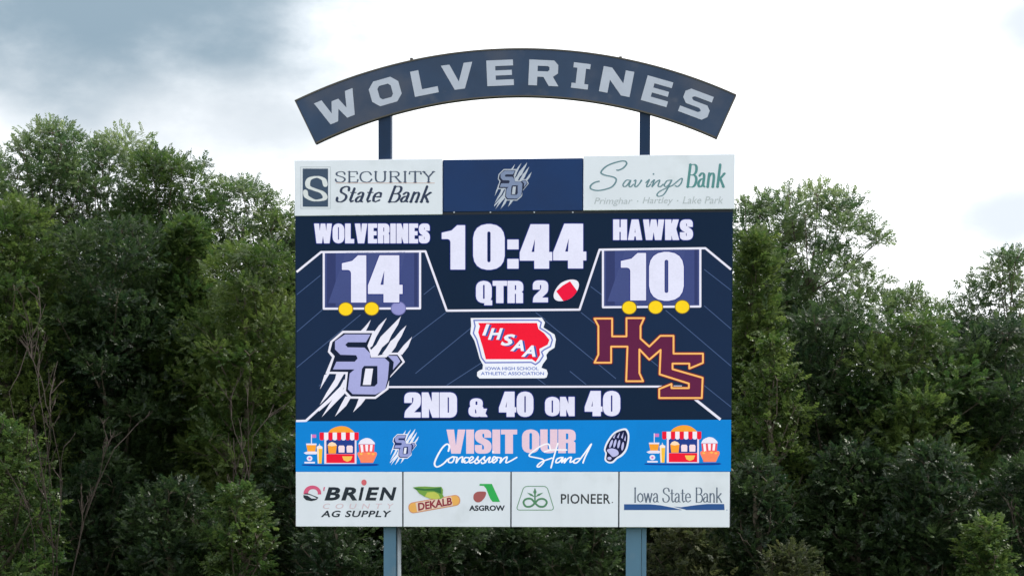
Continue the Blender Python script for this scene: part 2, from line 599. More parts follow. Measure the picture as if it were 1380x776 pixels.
# pen skeletons of serif letters, cap height 1: width, strokes (points, smoothed?), serif feet
SK = {
    'S': (.56, [([(.5, .76), (.45, .94), (.27, 1), (.08, .88), (.1, .66), (.28, .54), (.46, .41), (.5, .2), (.38, .03), (.2, 0), (.06, .08), (.02, .26)], 1)], []),
    'E': (.58, [([(.12, 0), (.12, 1)], 0), ([(.12, 1), (.52, 1), (.53, .8)], 0), ([(.12, .52), (.4, .52)], 0), ([(.12, 0), (.54, 0), (.56, .22)], 0)], [(.12, 0), (.12, 1)]),
    'C': (.68, [([(.62, .72), (.52, .94), (.35, 1), (.13, .86), (.05, .5), (.13, .14), (.35, 0), (.54, .06), (.65, .27)], 1)], []),
    'U': (.72, [([(.12, 1), (.12, .3), (.2, .06), (.36, 0), (.53, .07), (.6, .3), (.6, 1)], 1)], [(.12, 1), (.6, 1)]),
    'R': (.66, [([(.12, 0), (.12, 1)], 0), ([(.12, 1), (.4, 1), (.53, .87), (.53, .66), (.4, .53), (.12, .53)], 1), ([(.35, .53), (.62, 0)], 0)], [(.12, 0), (.12, 1), (.62, 0)]),
    'I': (.3, [([(.15, 0), (.15, 1)], 0)], [(.15, 0), (.15, 1)]),
    'T': (.64, [([(.32, 0), (.32, 1)], 0), ([(.02, .8), (.03, 1), (.61, 1), (.62, .8)], 0)], [(.32, 0)]),
    'Y': (.64, [([(.06, 1), (.32, .48)], 0), ([(.58, 1), (.32, .48)], 0), ([(.32, .48), (.32, 0)], 0)], [(.06, 1), (.58, 1), (.32, 0)]),
    'B': (.62, [([(.12, 0), (.12, 1)], 0), ([(.12, 1), (.38, 1), (.5, .88), (.5, .66), (.36, .54), (.12, .53)], 1), ([(.12, .53), (.4, .53), (.56, .4), (.56, .15), (.42, 0), (.12, 0)], 1)], [(.12, 0), (.12, 1)]),
    'a': (.46, [([(.06, .5), (.18, .62), (.31, .56), (.34, .4), (.34, .08), (.44, .01)], 1), ([(.34, .38), (.14, .32), (.05, .15), (.12, .01), (.25, .03), (.34, .14)], 1)], []),
    'n': (.52, [([(.1, 0), (.1, .6)], 0), ([(.1, .45), (.22, .6), (.34, .59), (.4, .42), (.4, 0)], 1)], [(.1, 0), (.4, 0)]),
    'k': (.52, [([(.1, 0), (.1, 1)], 0), ([(.42, .6), (.1, .27)], 0), ([(.2, .38), (.46, 0)], 0)], [(.1, 0), (.44, 0), (.4, .6)]),
    't': (.36, [([(.16, .86), (.16, .14), (.23, 0), (.34, .07)], 0), ([(.02, .61), (.33, .61)], 0)], []),
    'e': (.46, [([(.05, .33), (.41, .33), (.36, .55), (.22, .62), (.07, .5), (.04, .3), (.09, .08), (.23, 0), (.42, .12)], 0)], []),
    'o': (.5, [([(.25, .62), (.08, .5), (.05, .31), (.08, .12), (.25, 0), (.42, .12), (.45, .31), (.42, .5), (.25, .62)], 0)], []),
    'w': (.72, [([(.06, .6), (.2, 0)], 0), ([(.2, 0), (.35, .6)], 0), ([(.35, .6), (.5, 0)], 0), ([(.5, 0), (.64, .6)], 0)], [(.06, .6), (.35, .6), (.64, .6)]),
    ' ': (.3, [], []),
}


def word_box(text, x0, x1, yt, yb, shear=0.0, gap=.05, thick=0.0):
    """heavy word fitted into a pixel box"""
    total = sum(HEAVY[c][0] for c in text) + gap * (len(text) - 1)
    h = yb - yt
    sx = (x1 - x0) / (total + abs(shear))
    out, pen = [], 0.0
    for c in text:
        w, cs = HEAVY[c]
        for s, p in cs:
            q = rounded(p)
            out.append((s, [(x0 + (pen + x + shear * y) * sx, yb - y * h) for x, y in q]))
        pen += w + gap
    return out


def serif_box(text, x0, x1, yt, yb, shear=0.0, thick=.15, thin=.05, gap=.06, foot=.09):
    total = sum(SK[c][0] for c in text) + gap * (len(text) - 1)
    h = yb - yt
    sx = (x1 - x0) / (total + abs(shear))
    out, pen = [], 0.0
    for c in text:
        w, st, ft = SK[c]
        T = lambda p: (x0 + (pen + p[0] + shear * p[1]) * sx, yb - p[1] * h)
        for pts, sm in st:
            q = smooth(pts, 4) if sm else pts
            out += stroke([T(p) for p in q], thick * h, thin * h)
        for fx, fy in ft:
            out += stroke([T((fx - foot, fy)), T((fx + foot, fy))], thin * h * 1.2, cap=False)
        pen += w + gap
    return out


def type_box(text, x0, x1, yt, yb, shear=0.0, bold=0.0, spacing=1.0):
    """plain sans lettering: the outlines of Blender's own typeface fitted into a pixel box"""
    cu = bpy.data.curves.new('lettering_source', 'FONT')
    cu.body = text
    cu.offset = bold
    cu.shear = shear
    cu.space_character = spacing
    cu.resolution_u = 3
    ob = bpy.data.objects.new('lettering_source', cu)
    COL.objects.link(ob)
    dg = bpy.context.evaluated_depsgraph_get()
    me = bpy.data.meshes.new_from_object(ob.evaluated_get(dg))
    vs = [v.co.copy() for v in me.vertices]
    fs = [tuple(p.vertices) for p in me.polygons]
    bpy.data.objects.remove(ob)
    bpy.data.curves.remove(cu)
    bpy.data.meshes.remove(me)
    ax, bx = min(v.x for v in vs), max(v.x for v in vs)
    ay, by = min(v.y for v in vs), max(v.y for v in vs)
    pts = [(x0 + (v.x - ax) / (bx - ax) * (x1 - x0), yb - (v.y - ay) / (by - ay) * (yb - yt)) for v in vs]
    return Raw([[pts[i] for i in f] for f in fs if len(f) >= 3])


def turn(deg, cx, cy):
    c, s = math.cos(R(deg)), math.sin(R(deg))
    return lambda x, y: (cx + (x - cx) * c - (y - cy) * s, cy + (x - cx) * s + (y - cy) * c)


# ------------------------------------------------------------------ the scoreboard
board = empty('scoreboard', (0, 0, 0))
tag(board, 'tall navy sports scoreboard with lit display, sponsor panels and arched name sign', 'scoreboard')


def span(x0, y0, x1, y1, Y=0.0):
    """exact upright rectangle fitted to a pixel box: x0, x1, z0, z1 in metres"""
    a, b, c, d = at(x0, y0, Y), at(x1, y0, Y), at(x0, y1, Y), at(x1, y1, Y)
    return (a.x + c.x) / 2, (b.x + d.x) / 2, (c.z + d.z) / 2, (a.z + b.z) / 2


L_, R_ = at(397.5, 460).x, at(987.2, 460).x
TOP, BOT = (at(397.5, 217).z + at(989, 209).z) / 2, (at(397.5, 709).z + at(985, 710).z) / 2
zc = [at(690, 213.5).z]
Z_PANEL = at(690, 285.5).z             # foot of the upper sponsor row
Z_BAN = at(690, 635.2).z               # foot of the display


def panel(name, x0, x1, z0, z1, y0, y1, mat, lip=0.012):
    m = MB()
    m.box(x0, x1, y0, y1, z0, z1)
    return m.build(name, mat, board, bevel=lip)


# cabinet body behind everything
m = MB()
m.box(L_ + 0.01, R_ - 0.01, 0.05, 0.62, BOT + 0.02, TOP - 0.02, 0)
for k in range(1, 4):                                               # rear stiffening ribs
    x = L_ + (R_ - L_) * k / 4
    m.box(x - .04, x + .04, 0.62, 0.70, BOT + .05, TOP - .05, 0)
m.build('cabinet', MAT_CABINET, board, bevel=0.01)

xa, xb = at(596.8, 250).x, at(785.8, 250).x
p_sec = panel('sponsor_panel', L_, xa - .006, Z_PANEL - .045, TOP, -0.03, 0.05, MAT_WHITE)
p_team = panel('team_panel', xa + .006, xb - .006, Z_PANEL + .01, TOP - .02, -0.004, 0.05, MAT_NAVY_PANEL)
p_sav = panel('sponsor_panel', xb + .006, R_ + .02, Z_PANEL + .005, TOP + .02, -0.03, 0.05, MAT_WHITE)
tag(p_sec, 'white bank panel with a dark square S emblem')
tag(p_sav, 'white bank panel with green script lettering')

# display: dark LED face
disp = panel('display', L_ + .012, R_ - .012, Z_BAN + .004, Z_PANEL - .05, 0.0, 0.05, led((5, 30, 56)), 0.0)
m = MB()
m.box(L_ + .004, R_ - .004, 0.004, 0.06, Z_PANEL - .048, Z_PANEL + .006)
gap = m.build('seam_strip', MAT_CABINET, board)
for px in (661, 720, 612, 772):
    q = at(px, 286.3)
    mb = MB()
    mb.tube([(q.x, 0.01, q.z), (q.x, -0.012, q.z)], .018, 8)
    mb.build('screw', MAT_BOLT, gap)

# foot row of four sponsor panels
zb0, zb1 = BOT, Z_BAN - .004
cuts = [L_] + [at(x, 672).x for x in (543, 688.7, 834)] + [R_ - .02]
feet = []
for i in range(4):
    feet.append(panel('sponsor_panel', cuts[i] + .014, cuts[i + 1] - .014, zb0, zb1, -0.012, 0.05, MAT_WHITE, 0.006))
for i in range(1, 4):
    m = MB()
    m.box(cuts[i] - .013, cuts[i] + .013, -0.006, 0.05, zb0, zb1)
    m.build('divider', MAT_SEAM, board)
for o, t in zip(feet, ('white panel with black and red farm supply lettering', 'white panel with winged corn ear and green leaf emblems',
                       'white panel with green seedling emblem', 'white bank panel with a blue wave underline')):
    tag(o, t)

# posts
GROUND_Z = 0.0


def post(x, w, d, y, z0, z1, mat, name='post'):
    m = MB()
    f = 0.03
    m.box(x - w / 2, x + w / 2, y, y + f, z0, z1)
    m.box(x - w / 2, x + w / 2, y + d - f, y + d, z0, z1)
    m.box(x - .016, x + .016, y + f, y + d - f, z0, z1)
    if z0 <= 0.01:
        m.box(x - w * .9, x + w * .9, y - .12, y + d + .12, 0.002, .04)
    return m.build(name, mat, board, bevel=0.008)


def px_x(px, Y=0.0):
    return at(px, 745, Y).x


a, b = px_x(517, .2), px_x(533.5, .2)
post((a + b) / 2, b - a, .34, .2, 0, TOP - .6, MAT_POST)
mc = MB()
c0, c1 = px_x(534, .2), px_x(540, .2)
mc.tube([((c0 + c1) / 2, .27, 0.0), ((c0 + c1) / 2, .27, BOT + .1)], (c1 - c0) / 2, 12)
mc.build('side_tube', MAT_SIDE_TUBE, board, smooth=True)  # pale grey tube along the left post's right side
a, b = px_x(843.5, .2), px_x(864, .2)
post((a + b) / 2, b - a, .34, .2, 0, TOP - .6, MAT_POST)
mc = MB()
c0, c1 = px_x(864.5, .2), px_x(871, .2)
mc.box(c0, c1, .22, .34, 0, BOT + .1)
mc.build('side_bar', MAT_POST, board, bevel=.01)  # plain bar in the post colour along the right post's right side

# the arch and its two posts
ACX, ACY, AR1, AR0, ATILT = 703.0, 767.5, 702.0, 638.0, R(-0.75)
AH = R(25.1)


def arc(r, a):
    return ACX + r * math.sin(a + ATILT), ACY - r * math.cos(a + ATILT)


def arch_sign():
    m = MB()
    n = 48
    f, b = 0.02, 0.17
    P = [[at(*arc(r, -AH + 2 * AH * i / n)) for i in range(n + 1)] for r in (AR0, AR1)]
    for i in range(n):
        q = [P[0][i], P[0][i + 1], P[1][i + 1], P[1][i]]
        m.poly([(p.x, f, p.z) for p in q], 0)
        m.poly([(p.x, b, p.z) for p in q[::-1]], 0)
        for s, o in ((1, 1), (0, -1)):
            e = [(P[s][i].x, f, P[s][i].z), (P[s][i + 1].x, f, P[s][i + 1].z), (P[s][i + 1].x, b, P[s][i + 1].z), (P[s][i].x, b, P[s][i].z)]
            m.poly(e if o > 0 else e[::-1], 1)
    for i, o in ((0, 1), (n, -1)):
        e = [(P[0][i].x, f, P[0][i].z), (P[1][i].x, f, P[1][i].z), (P[1][i].x, b, P[1][i].z), (P[0][i].x, b, P[0][i].z)]
        m.poly(e if o > 0 else e[::-1], 1)
    o = m.build('arch_sign', [MAT_ARCH, MAT_ARCH_EDGE], board)
    # folded metal lip round the face
    lip = MB()
    for r0, r1 in ((AR1 - 1.3, AR1 + .6), (AR0 - .6, AR0 + 1.3)):
        for i in range(n):
            q = [at(*arc(r, -AH + 2 * AH * (i + k) / n)) for r, k in ((r0, 0), (r0, 1), (r1, 1), (r1, 0))]
            lip.poly([(p.x, f - .012, p.z) for p in q], 0)
            lip.poly([(p.x, f - .012, p.z) for p in (q[0], q[1])] + [(p.x, f + .03, p.z) for p in (q[1], q[0])], 0)
            lip.poly([(p.x, f - .012, p.z) for p in (q[2], q[3])] + [(p.x, f + .03, p.z) for p in (q[3], q[2])], 0)
    for sgn in (-1, 1):
        q = [at(*arc(r, sgn * (AH - k))) for r, k in ((AR0, 0), (AR1, 0), (AR1, .0018), (AR0, .0018))]
        lip.poly([(p.x, f - .012, p.z) for p in q], 0)
    lip.build('edge_trim', MAT_ARCH_EDGE, o)
    for px, py in ((553.5, 79), (836, 77)):                          # lifting lugs
        p = at(px, py)
        lg = MB()
        lg.box(p.x - .03, p.x + .03, .1, .16, p.z - .08, p.z + .04)
        lg.build('lifting_lug', MAT_ARCH_EDGE, o, bevel=.01)
    global FRONT
    FRONT = f
    art = Art(0.006)
    letters = []
    RM = 669.5
    H = 34.5
    for ch, cx, cy in (('W', 455.5, 143), ('O', 519.2, 122), ('L', 572, 107), ('V', 617.5, 98.5), ('E', 674, 96), ('R', 733, 96.5), ('I', 782.8, 100.5), ('N', 831, 108), ('E', 885.5, 121), ('S', 938.5, 139)):
        w, outer, holes = BLOCK[ch]
        a = math.asin((cx - ACX) / RM) - ATILT * 0
        c, s = math.cos(a), math.sin(a)
        bx, by = arc(RM, a - ATILT)
        T = lambda x, y: (bx + (x - w / 2) * H * 1.0 * c + (y - .5) * H * s, by + (x - w / 2) * H * s - (y - .5) * H * c)
        letters.append((1, [T(*p) for p in outer]))
        for h in holes:
            letters.append((-1, [T(*p) for p in h]))
    art.add(letters, MAT_LETTER)
    art.build('lettering', o)
    FRONT = 0.0
    return o


arch_sign()
for px0, px1 in ((509.8, 526.8), (861.8, 876.2)):
    a, b = at(px0, 185, .06).x, at(px1, 185, .06).x
    m = MB()
    m.box(a, b, .06, .06 + (b - a), TOP - .3, at((px0 + px1) / 2, 146, .06).z)
    m.build('arch_post', MAT_ARCH_POST, board, bevel=.012)

# ---------------- team and bank artwork
WHITE_LED, LAV = led((236, 236, 252)), led((229, 231, 252))
NAVY_LED = led((12, 28, 58))


def team_mark(name, parent, T, white, lav, navy, base=.003):
    """claw-slashed S and O monogram, drawn in the big emblem's enlarged pixels"""
    claws = [
        [(362, 56), (345, 100), (325, 138), (288, 138), (320, 105)],
        [(474, 42), (440, 105), (400, 175), (372, 240), (345, 258), (352, 210), (372, 160), (418, 96)],
        [(572, 32), (552, 90), (505, 165), (485, 210), (440, 250), (405, 312), (360, 312), (362, 268), (400, 230), (430, 175), (500, 105)],
        [(610, 95), (575, 172), (548, 215), (535, 245), (500, 292), (440, 296), (470, 255), (500, 205), (530, 180), (570, 132)],
        [(650, 174), (622, 245), (580, 300), (545, 292), (590, 235)],
        [(78, 425), (50, 470), (8, 540), (38, 440)],
        [(178, 428), (128, 515), (60, 592), (6, 648), (55, 560), (112, 470), (122, 428)],
        [(200, 500), (150, 560), (70, 635), (0, 695), (0, 672), (80, 590), (150, 520), (175, 470)],
        [(205, 520), (175, 575), (125, 625), (20, 734), (72, 645), (130, 560)],
        [(228, 590), (190, 655), (112, 730), (150, 655), (185, 590)],
        [(332, 598), (292, 650), (238, 700), (262, 650), (280, 598)],
    ]
    sil = [(165, 133), (388, 133), (350, 235), (368, 280), (380, 312), (440, 300), (482, 286), (562, 285), (600, 350), (490, 465), (485, 540), (395, 607), (215, 605), (172, 560), (186, 435), (45, 432), (92, 318), (62, 280), (78, 208)]
    navy_s = [(172, 149), (372, 149), (338, 238), (355, 280), (362, 318), (470, 318), (490, 300), (548, 299), (584, 350), (500, 445), (470, 532), (390, 592), (224, 590), (188, 552), (202, 420), (74, 418), (110, 310), (78, 275), (94, 212)]
    s_ = [(182, 158), (360, 158), (328, 213), (202, 213), (184, 230), (200, 248), (318, 250), (357, 290), (357, 345), (290, 402), (98, 402), (122, 348), (250, 348), (270, 326), (260, 303), (150, 300), (112, 262), (112, 205)]
    o_ = [(345, 322), (458, 322), (490, 352), (480, 470), (462, 542), (395, 577), (235, 574), (202, 540), (215, 430), (245, 405), (300, 350)]
    hole = [(315, 378), (408, 378), (408, 500), (388, 520), (288, 520), (300, 398)]
    a = Art(base)
    a.add([(1, p) for p in claws] + [(1, sil)], white, T)
    a.add([(1, navy_s)], navy, T)
    a.add([(1, s_), (1, o_), (-1, hole), (1, [(478, 306), (545, 308), (568, 346), (516, 405), (522, 350)])], lav, T)
    a.add([(1, [(325, 396), (378, 396), (362, 510), (306, 510)])], white, T)
    return a.build(name, parent)


def fit_mark(x0, y0, x1, y1):
    return lambda x, y: (x0 + x / 650 * (x1 - x0), y0 + (y - 32) / 702 * (y1 - y0))


FRONT = -0.004
team_mark('team_emblem', p_team, fit_mark(666, 219, 716.5, 282), vinyl((196, 202, 218)), vinyl((132, 146, 182)), vinyl((18, 32, 66)))
FRONT = -0.03
# --- security bank panel
SLATE, DARKTXT = vinyl((58, 78, 104)), vinyl((40, 54, 84))
Tz = zoomed(390, 205, 4.452)
a = Art()
a.add([(1, rect(66, 88, 248, 340)), (-1, rect(70, 92, 244, 336))], vinyl((206, 212, 222)), Tz)
a.add([(1, rect(80, 100, 232, 328))], SLATE, Tz)
a.add(stroke(smooth([(216, 196), (205, 165), (165, 150), (118, 165), (112, 205), (150, 225), (195, 242), (215, 268), (200, 285), (150, 290), (105, 268), (96, 240)], 5), 30, 9), vinyl((228, 231, 235)), Tz)
a.build('emblem', p_sec)
Art().add(serif_box('SECURITY', 275, 872, 118, 181, 0, .17, .055), vinyl((74, 86, 112)), Tz).build('lettering', p_sec)
Art().add([(1, rect(278, 184.5, 872, 188))], vinyl((222, 188, 180)), Tz).build('underline', p_sec)
Art().add(serif_box('State Bank', 276, 872, 207, 299, .32, .17, .06), DARKTXT, Tz).build('lettering', p_sec)
# --- savings bank panel
TEAL, TEAL2, PALE = vinyl((104, 140, 152)), vinyl((88, 146, 148)), vinyl((192, 199, 206))
Ty = zoomed(790, 205, 6.9)
sc = stroke(smooth([(284, 168), (306, 168), (345, 148), (375, 112), (362, 86), (300, 90), (195, 128), (138, 185), (165, 212), (260, 236), (278, 270), (232, 328), (120, 358), (48, 345), (40, 315), (75, 285), (120, 272)], 5), 15, 11)
for pts in ([(405, 262), (372, 264), (343, 300), (350, 322), (378, 312), (415, 262), (398, 312), (412, 324), (440, 300)],
            [(446, 268), (462, 264), (452, 316), (468, 322), (498, 290), (512, 262), (516, 270)],
            [(556, 285), (586, 258), (562, 316), (578, 322), (600, 300)],
            [(604, 285), (634, 260), (612, 322), (650, 280), (684, 262), (668, 314), (690, 322), (715, 300)],
            [(788, 262), (752, 268), (726, 305), (738, 322), (766, 308), (796, 262), (730, 385), (680, 412), (658, 398), (690, 362), (800, 312)],
            [(800, 312), (888, 244), (882, 290), (850, 322), (828, 312)]):
    sc += stroke(smooth(pts, 4), 13, 8)
sc.append((1, ell(626, 205, 8, 8)))
Art().add(sc, TEAL, Ty).build('lettering', p_sav)
Art().add(serif_box('Bank', 925, 1312, 118, 324, .16, .12, .035), TEAL2, Ty).build('lettering', p_sav)
for k, (t, x0, x1, y0, y1) in enumerate((('Primghar', 800.8, 852.5, 266.5, 277.8), ('Hartley', 866, 907, 265.8, 277), ('Lake Park', 920, 974.8, 264.8, 274.6))):
    w_ = type_box(t, x0, x1, y0, y1, .25, 0)
    if k:
        w_ = w_ + [(1, ell(x0 - 6.7, 271.8 - k * .6, 1, 1, 8))]
    Art().add(w_, PALE).build('lettering', p_sav)

# ---------------- the display
FRONT = 0.0
DIM = led((17, 39, 70))
zone = Art()
zone.add([(1, [(400.5, 420), (437, 420), (437, 341), (572, 341), (601, 419), (782, 419), (809, 338), (945, 338), (945, 416), (985.8, 416), (985.8, 563), (970, 563.5), (936, 538), (919, 521), (523, 521), (450, 540), (412, 566), (399.5, 566)])], DIM)
zone.add([(1, [(399.4, 368), (433, 341), (437, 341), (437, 420), (399.4, 420)]), (1, [(945, 416), (945, 336), (950, 336), (985.9, 364), (985.9, 416)])], DIM)
zone.build('backdrop_field', disp)
# faint diagonals
dg = []
for a0, b0 in (((400, 397), (432, 371)), ((400, 447), (435, 417)), ((400, 495), (486, 424)), ((571, 397), (586, 385)), ((546, 463), (601, 421)), ((560, 503), (637, 440)), ((602, 519), (650, 488)), ((430, 520), (440, 512)),
               ((796, 386), (812, 398)), ((949, 363), (985, 391)), ((949, 412), (985, 443)), ((783, 421), (803, 437)), ((735, 432), (830, 510)), ((897, 418), (985, 493)), ((945, 516), (985, 548)), ((868, 478), (905, 508)), ((860, 410), (845, 398)), ((722, 421), (735, 431)), ((715, 503), (735, 518)), ((768, 500), (790, 518))):
    dg += stroke([a0, b0], .9, cap=False)
Art(.006).add(dg, led((74, 96, 138))).build('background_pattern', disp)
fr = stroke([(399.8, 366.6), (432.7, 339.8), (573.4, 338.8), (602.2, 418.6), (781, 417.2), (808, 336.6), (950.6, 334.6), (985.2, 363.2)], 2.9, cap=False)
fr += stroke([(523, 521.3), (919, 520.6)], 2.6, cap=False) + stroke([(446, 536), (412, 567)], 3.2, cap=False) + stroke([(934, 535.5), (971, 565)], 3.4, cap=False)
fr += [(1, [(399, 565.6), (413, 565.2), (412, 568.2), (399, 568.4)])]
Art(.008).add(fr, WHITE_LED).build('frame_lines', disp)


def score_box(x0, x1, y0, y1, y2):
    a = Art(.005)
    a.add([(1, [(x0, y0), (x1, y1), (x1, y1 + y2), (x0, y0 + y2)])], led((62, 74, 128)))
    a.add([(1, [(x0 + 4, y0), (x0 + 16, y0), (x0 + 16, y0 + y2 - 3), (x0 + 4, y0 + y2 - 3)]), (1, [(x1 - 8, y1), (x1 - 3.5, y1), (x1 - 3.5, y1 + y2 - 3), (x1 - 8, y1 + y2 - 3)])], led((48, 58, 106)))
    a.add([(1, [(x0 + 30, y0), (x1 - 20, y1), (x0 + 95, y0 + y2 * .9), (x0 + 6, y0 + y2 * .9)])], led((67, 79, 132)))
    a.add(stroke([(x0, y0), (x0, y0 + y2), (x1, y1 + y2), (x1, y1)], 2.8, cap=False), WHITE_LED)
    return a.build('score_box', disp)


score_box(436.4, 566.2, 340, 339.5, 76)
score_box(812.6, 943.8, 337, 336, 77)

HALO = led((34, 46, 128))


def led_text(name, shapes, mat=None, halo=1.6):
    a = Art(.016)
    a.add(outline(shapes, halo), HALO)
    a.add(outline(shapes, .45), WHITE_LED)
    a.add(shapes, mat or LAV)
    return a.build(name, disp)


sh = []
for ch, x0, x1, yt, yb in (('1', 595.9, 626.5, 304.2, 362.9), ('0', 638.2, 679.8, 302.6, 363.2), ('4', 701, 743.8, 302.9, 361.7), ('4', 746, 789.7, 302.2, 361.4)):
    sh += word_box(ch, x0, x1, yt, yb)
sh += [(1, rect(684.3, 323.5, 698.5, 335.7)), (1, rect(684.3, 349.5, 698.5, 361.7))]
led_text('clock_digits', sh)
led_text('team_name', word_box('WOLVERINES', 424, 579, 302, 327.6, gap=.085))
led_text('team_name', word_box('HAWKS', 826.8, 933.4, 296.5, 323.2, gap=.08))
led_text('quarter_text', word_box('QTR', 642, 704.8, 379, 408) + word_box('2', 718.6, 738.7, 378.4, 407))
led_text('score_digits', word_box('1', 461.4, 493.3, 344.6, 407.3) + word_box('4', 496.5, 542.3, 344.6, 407.2))
led_text('score_digits', word_box('1', 837.2, 870.2, 341.5, 404.5) + word_box('0', 875.2, 921, 340, 405))
led_text('down_text', word_box('2ND', 545.5, 615.5, 529, 562) + word_box('&', 632, 656.5, 537, 561) + word_box('40', 673, 718.5, 528, 561) + word_box('ON', 735, 774, 535, 560) + word_box('40', 788.5, 835.5, 527, 560))
for x, y, c in ((466, 416.5, 0), (501, 416, 0), (537, 415.5, 1), (848, 414.5, 0), (883.5, 414, 0), (919.5, 413.5, 0)):
    a = Art(.012)
    a.add([(1, ell(x, y, 10.4, 9.6))], led((120, 100, 40)) if not c else led((110, 112, 170)))
    a.add([(1, ell(x, y, 9.3, 8.5))], led((255, 216, 24)) if not c else led((146, 148, 206)))
    tag(a.build('timeout_dot', disp), None if not c else 'spent lavender timeout dot')
# football
TF = turn(-36, 763.2, 391.3)
lens = [(763.2 + 19.6 * math.cos(t), 391.3 + 12.2 * math.sin(t) * (1 - .12 * abs(math.cos(t)))) for t in [2 * math.pi * k / 40 for k in range(40)]]
a = Art(.012)
a.add(outline([(1, lens)], 1.0), led((20, 22, 60)), TF)
a.add([(1, lens)], led((240, 240, 250)), TF)
a.add([(1, [(min(max(x, 751.5), 774.5), max(y, 383.2 + abs(x - 763) * .1)) for x, y in lens])], led((238, 12, 60)), TF)
a.build('football_icon', disp)
# team marks on the display
team_mark('team_emblem', disp, zoomed(430, 420, 5.177), led((236, 236, 250)), led((168, 172, 222)), led((10, 24, 52)), .016)
# state outline emblem
Ti = zoomed(620, 420, 7.757)
a = Art(.012)
ol = [(112, 66), (855, 62), (888, 112), (872, 165), (920, 195), (988, 238), (1002, 290), (988, 375), (930, 412), (902, 450), (908, 490), (865, 548), (850, 585), (905, 605), (918, 645), (905, 685), (880, 694), (205, 697), (178, 670), (180, 630), (204, 612), (236, 600), (240, 555), (205, 490), (175, 380), (150, 300), (108, 230), (117, 140)]
a.add([(1, ol)], led((240, 244, 254)), Ti)
a.add(stroke([(145, 90), (815, 88), (850, 112), (835, 170), (890, 202), (945, 245), (965, 295), (945, 362), (880, 396), (852, 420), (870, 460), (832, 520), (790, 552), (745, 528), (265, 532), (225, 480), (200, 380), (175, 290), (140, 225), (158, 150)], 15, closed=True), led((112, 126, 196)), Ti)
a.add([(1, [(190, 118), (805, 118), (820, 180), (880, 225), (935, 295), (915, 345), (830, 388), (838, 450), (792, 525), (752, 496), (270, 496), (240, 380), (190, 215), (207, 150)])], led((244, 16, 50)), Ti)
let = []
for ch, x0, x1, y0, y1 in (('I', 232, 310, 130, 248), ('H', 292, 450, 172, 292), ('S', 425, 578, 235, 355), ('A', 525, 670, 296, 410), ('A', 640, 790, 352, 470)):
    let.append((ch, x0, x1, y0, y1))
a.add(Raw(q for ch, x0, x1, y0, y1 in let for q in type_box(ch, x0 + 22, x1 + 22, y0 + 6, y1 + 8, .3, .035)), led((60, 92, 170)), Ti)
a.add(Raw(q for ch, x0, x1, y0, y1 in let for q in type_box(ch, x0, x1, y0, y1, .3, .035)), led((240, 244, 254)), Ti)
a.add(type_box('IOWA HIGH SCHOOL', 268, 822, 576, 610, 0, .02), led((86, 112, 190)), Ti)
a.add(type_box('ATHLETIC ASSOCIATION', 218, 878, 628, 662, 0, .02), led((86, 112, 190)), Ti)
a.build('state_emblem', disp)
# interlocked letters
Th = zoomed(790, 420, 5.175)
hms = [(57, 48), (181, 48), (181, 172), (281, 172), (281, 45), (404, 45), (379, 100), (379, 188), (440, 243), (517, 168), (609, 168), (609, 292), (814, 292), (814, 356), (719, 396), (719, 361), (602, 361), (602, 400), (812, 460), (806, 601), (509, 601), (509, 538), (595, 503), (595, 532), (716, 532), (716, 500), (512, 436), (519, 266), (440, 334), (371, 262), (371, 428), (397, 484), (279, 484), (288, 243), (174, 243), (174, 355), (58, 355), (85, 300), (85, 100)]
a = Art(.014)
a.add(stroke(hms, 27, closed=True), led((96, 30, 44)), Th)
a.add([(1, hms)], led((96, 27, 66)), Th)
a.add(stroke(hms, 22, closed=True), led((120, 24, 40)), Th)
a.add(stroke(hms, 12.5, closed=True), led((255, 192, 108)), Th)
a.build('opponent_emblem', disp)

# ---------------- banner along the foot of the display
ban = Art(.004)
ban.add([(1, [(398.6, 567.4), (985.4, 565.2), (985, 634.8), (398.6, 635.2)])], led((0, 131, 213)))
ban.build('banner', disp)
FRONT = -0.004
TV = zoomed(570, 565, 4.6)
Art(.004).add(word_box('VISIT', 146, 584, 62, 211, gap=.03) + word_box('OUR', 614, 947, 61, 208, gap=.03), led((232, 204, 220)), TV).build('banner_lettering', disp)
cs = stroke(smooth([(158, 195), (164, 165), (148, 152), (118, 178), (85, 235), (72, 275), (88, 293), (125, 275), (152, 248)], 5), 11, 8)
for pts in ([(152, 248), (180, 232), (160, 246), (160, 264), (182, 264), (194, 240), (182, 230), (212, 234)],
            [(212, 234), (206, 268), (224, 242), (246, 232), (242, 264), (262, 256)],
            [(284, 236), (262, 236), (252, 254), (262, 268), (288, 258), (312, 240), (304, 230), (288, 244), (292, 268), (322, 256), (342, 230), (338, 246), (350, 262), (328, 272), (322, 264)],
            [(342, 266), (382, 230), (378, 246), (390, 262), (368, 272), (362, 264)], [(384, 264), (416, 232), (408, 264), (428, 258), (452, 238), (440, 230), (430, 250), (438, 268), (460, 250), (456, 234), (486, 238)],
            [(486, 238), (478, 268), (500, 242), (522, 232), (514, 266), (540, 258), (582, 234)],
            [(790, 186), (778, 152), (735, 162), (672, 206), (660, 226), (700, 236), (742, 246), (748, 264), (722, 292), (708, 288), (735, 262), (800, 238)],
            [(836, 148), (812, 230), (794, 298)], [(752, 200), (800, 188), (892, 188)],
            [(858, 234), (832, 244), (824, 266), (846, 262), (868, 234), (860, 266), (884, 240), (876, 268), (898, 242), (920, 234), (912, 264), (938, 254)],
            [(970, 240), (944, 246), (934, 266), (958, 264), (1000, 212), (1044, 152), (1008, 226), (992, 268)]):
    cs += stroke(smooth(pts, 4), 9.5, 8)
cs.append((1, ell(434, 200, 6, 6, 8)))
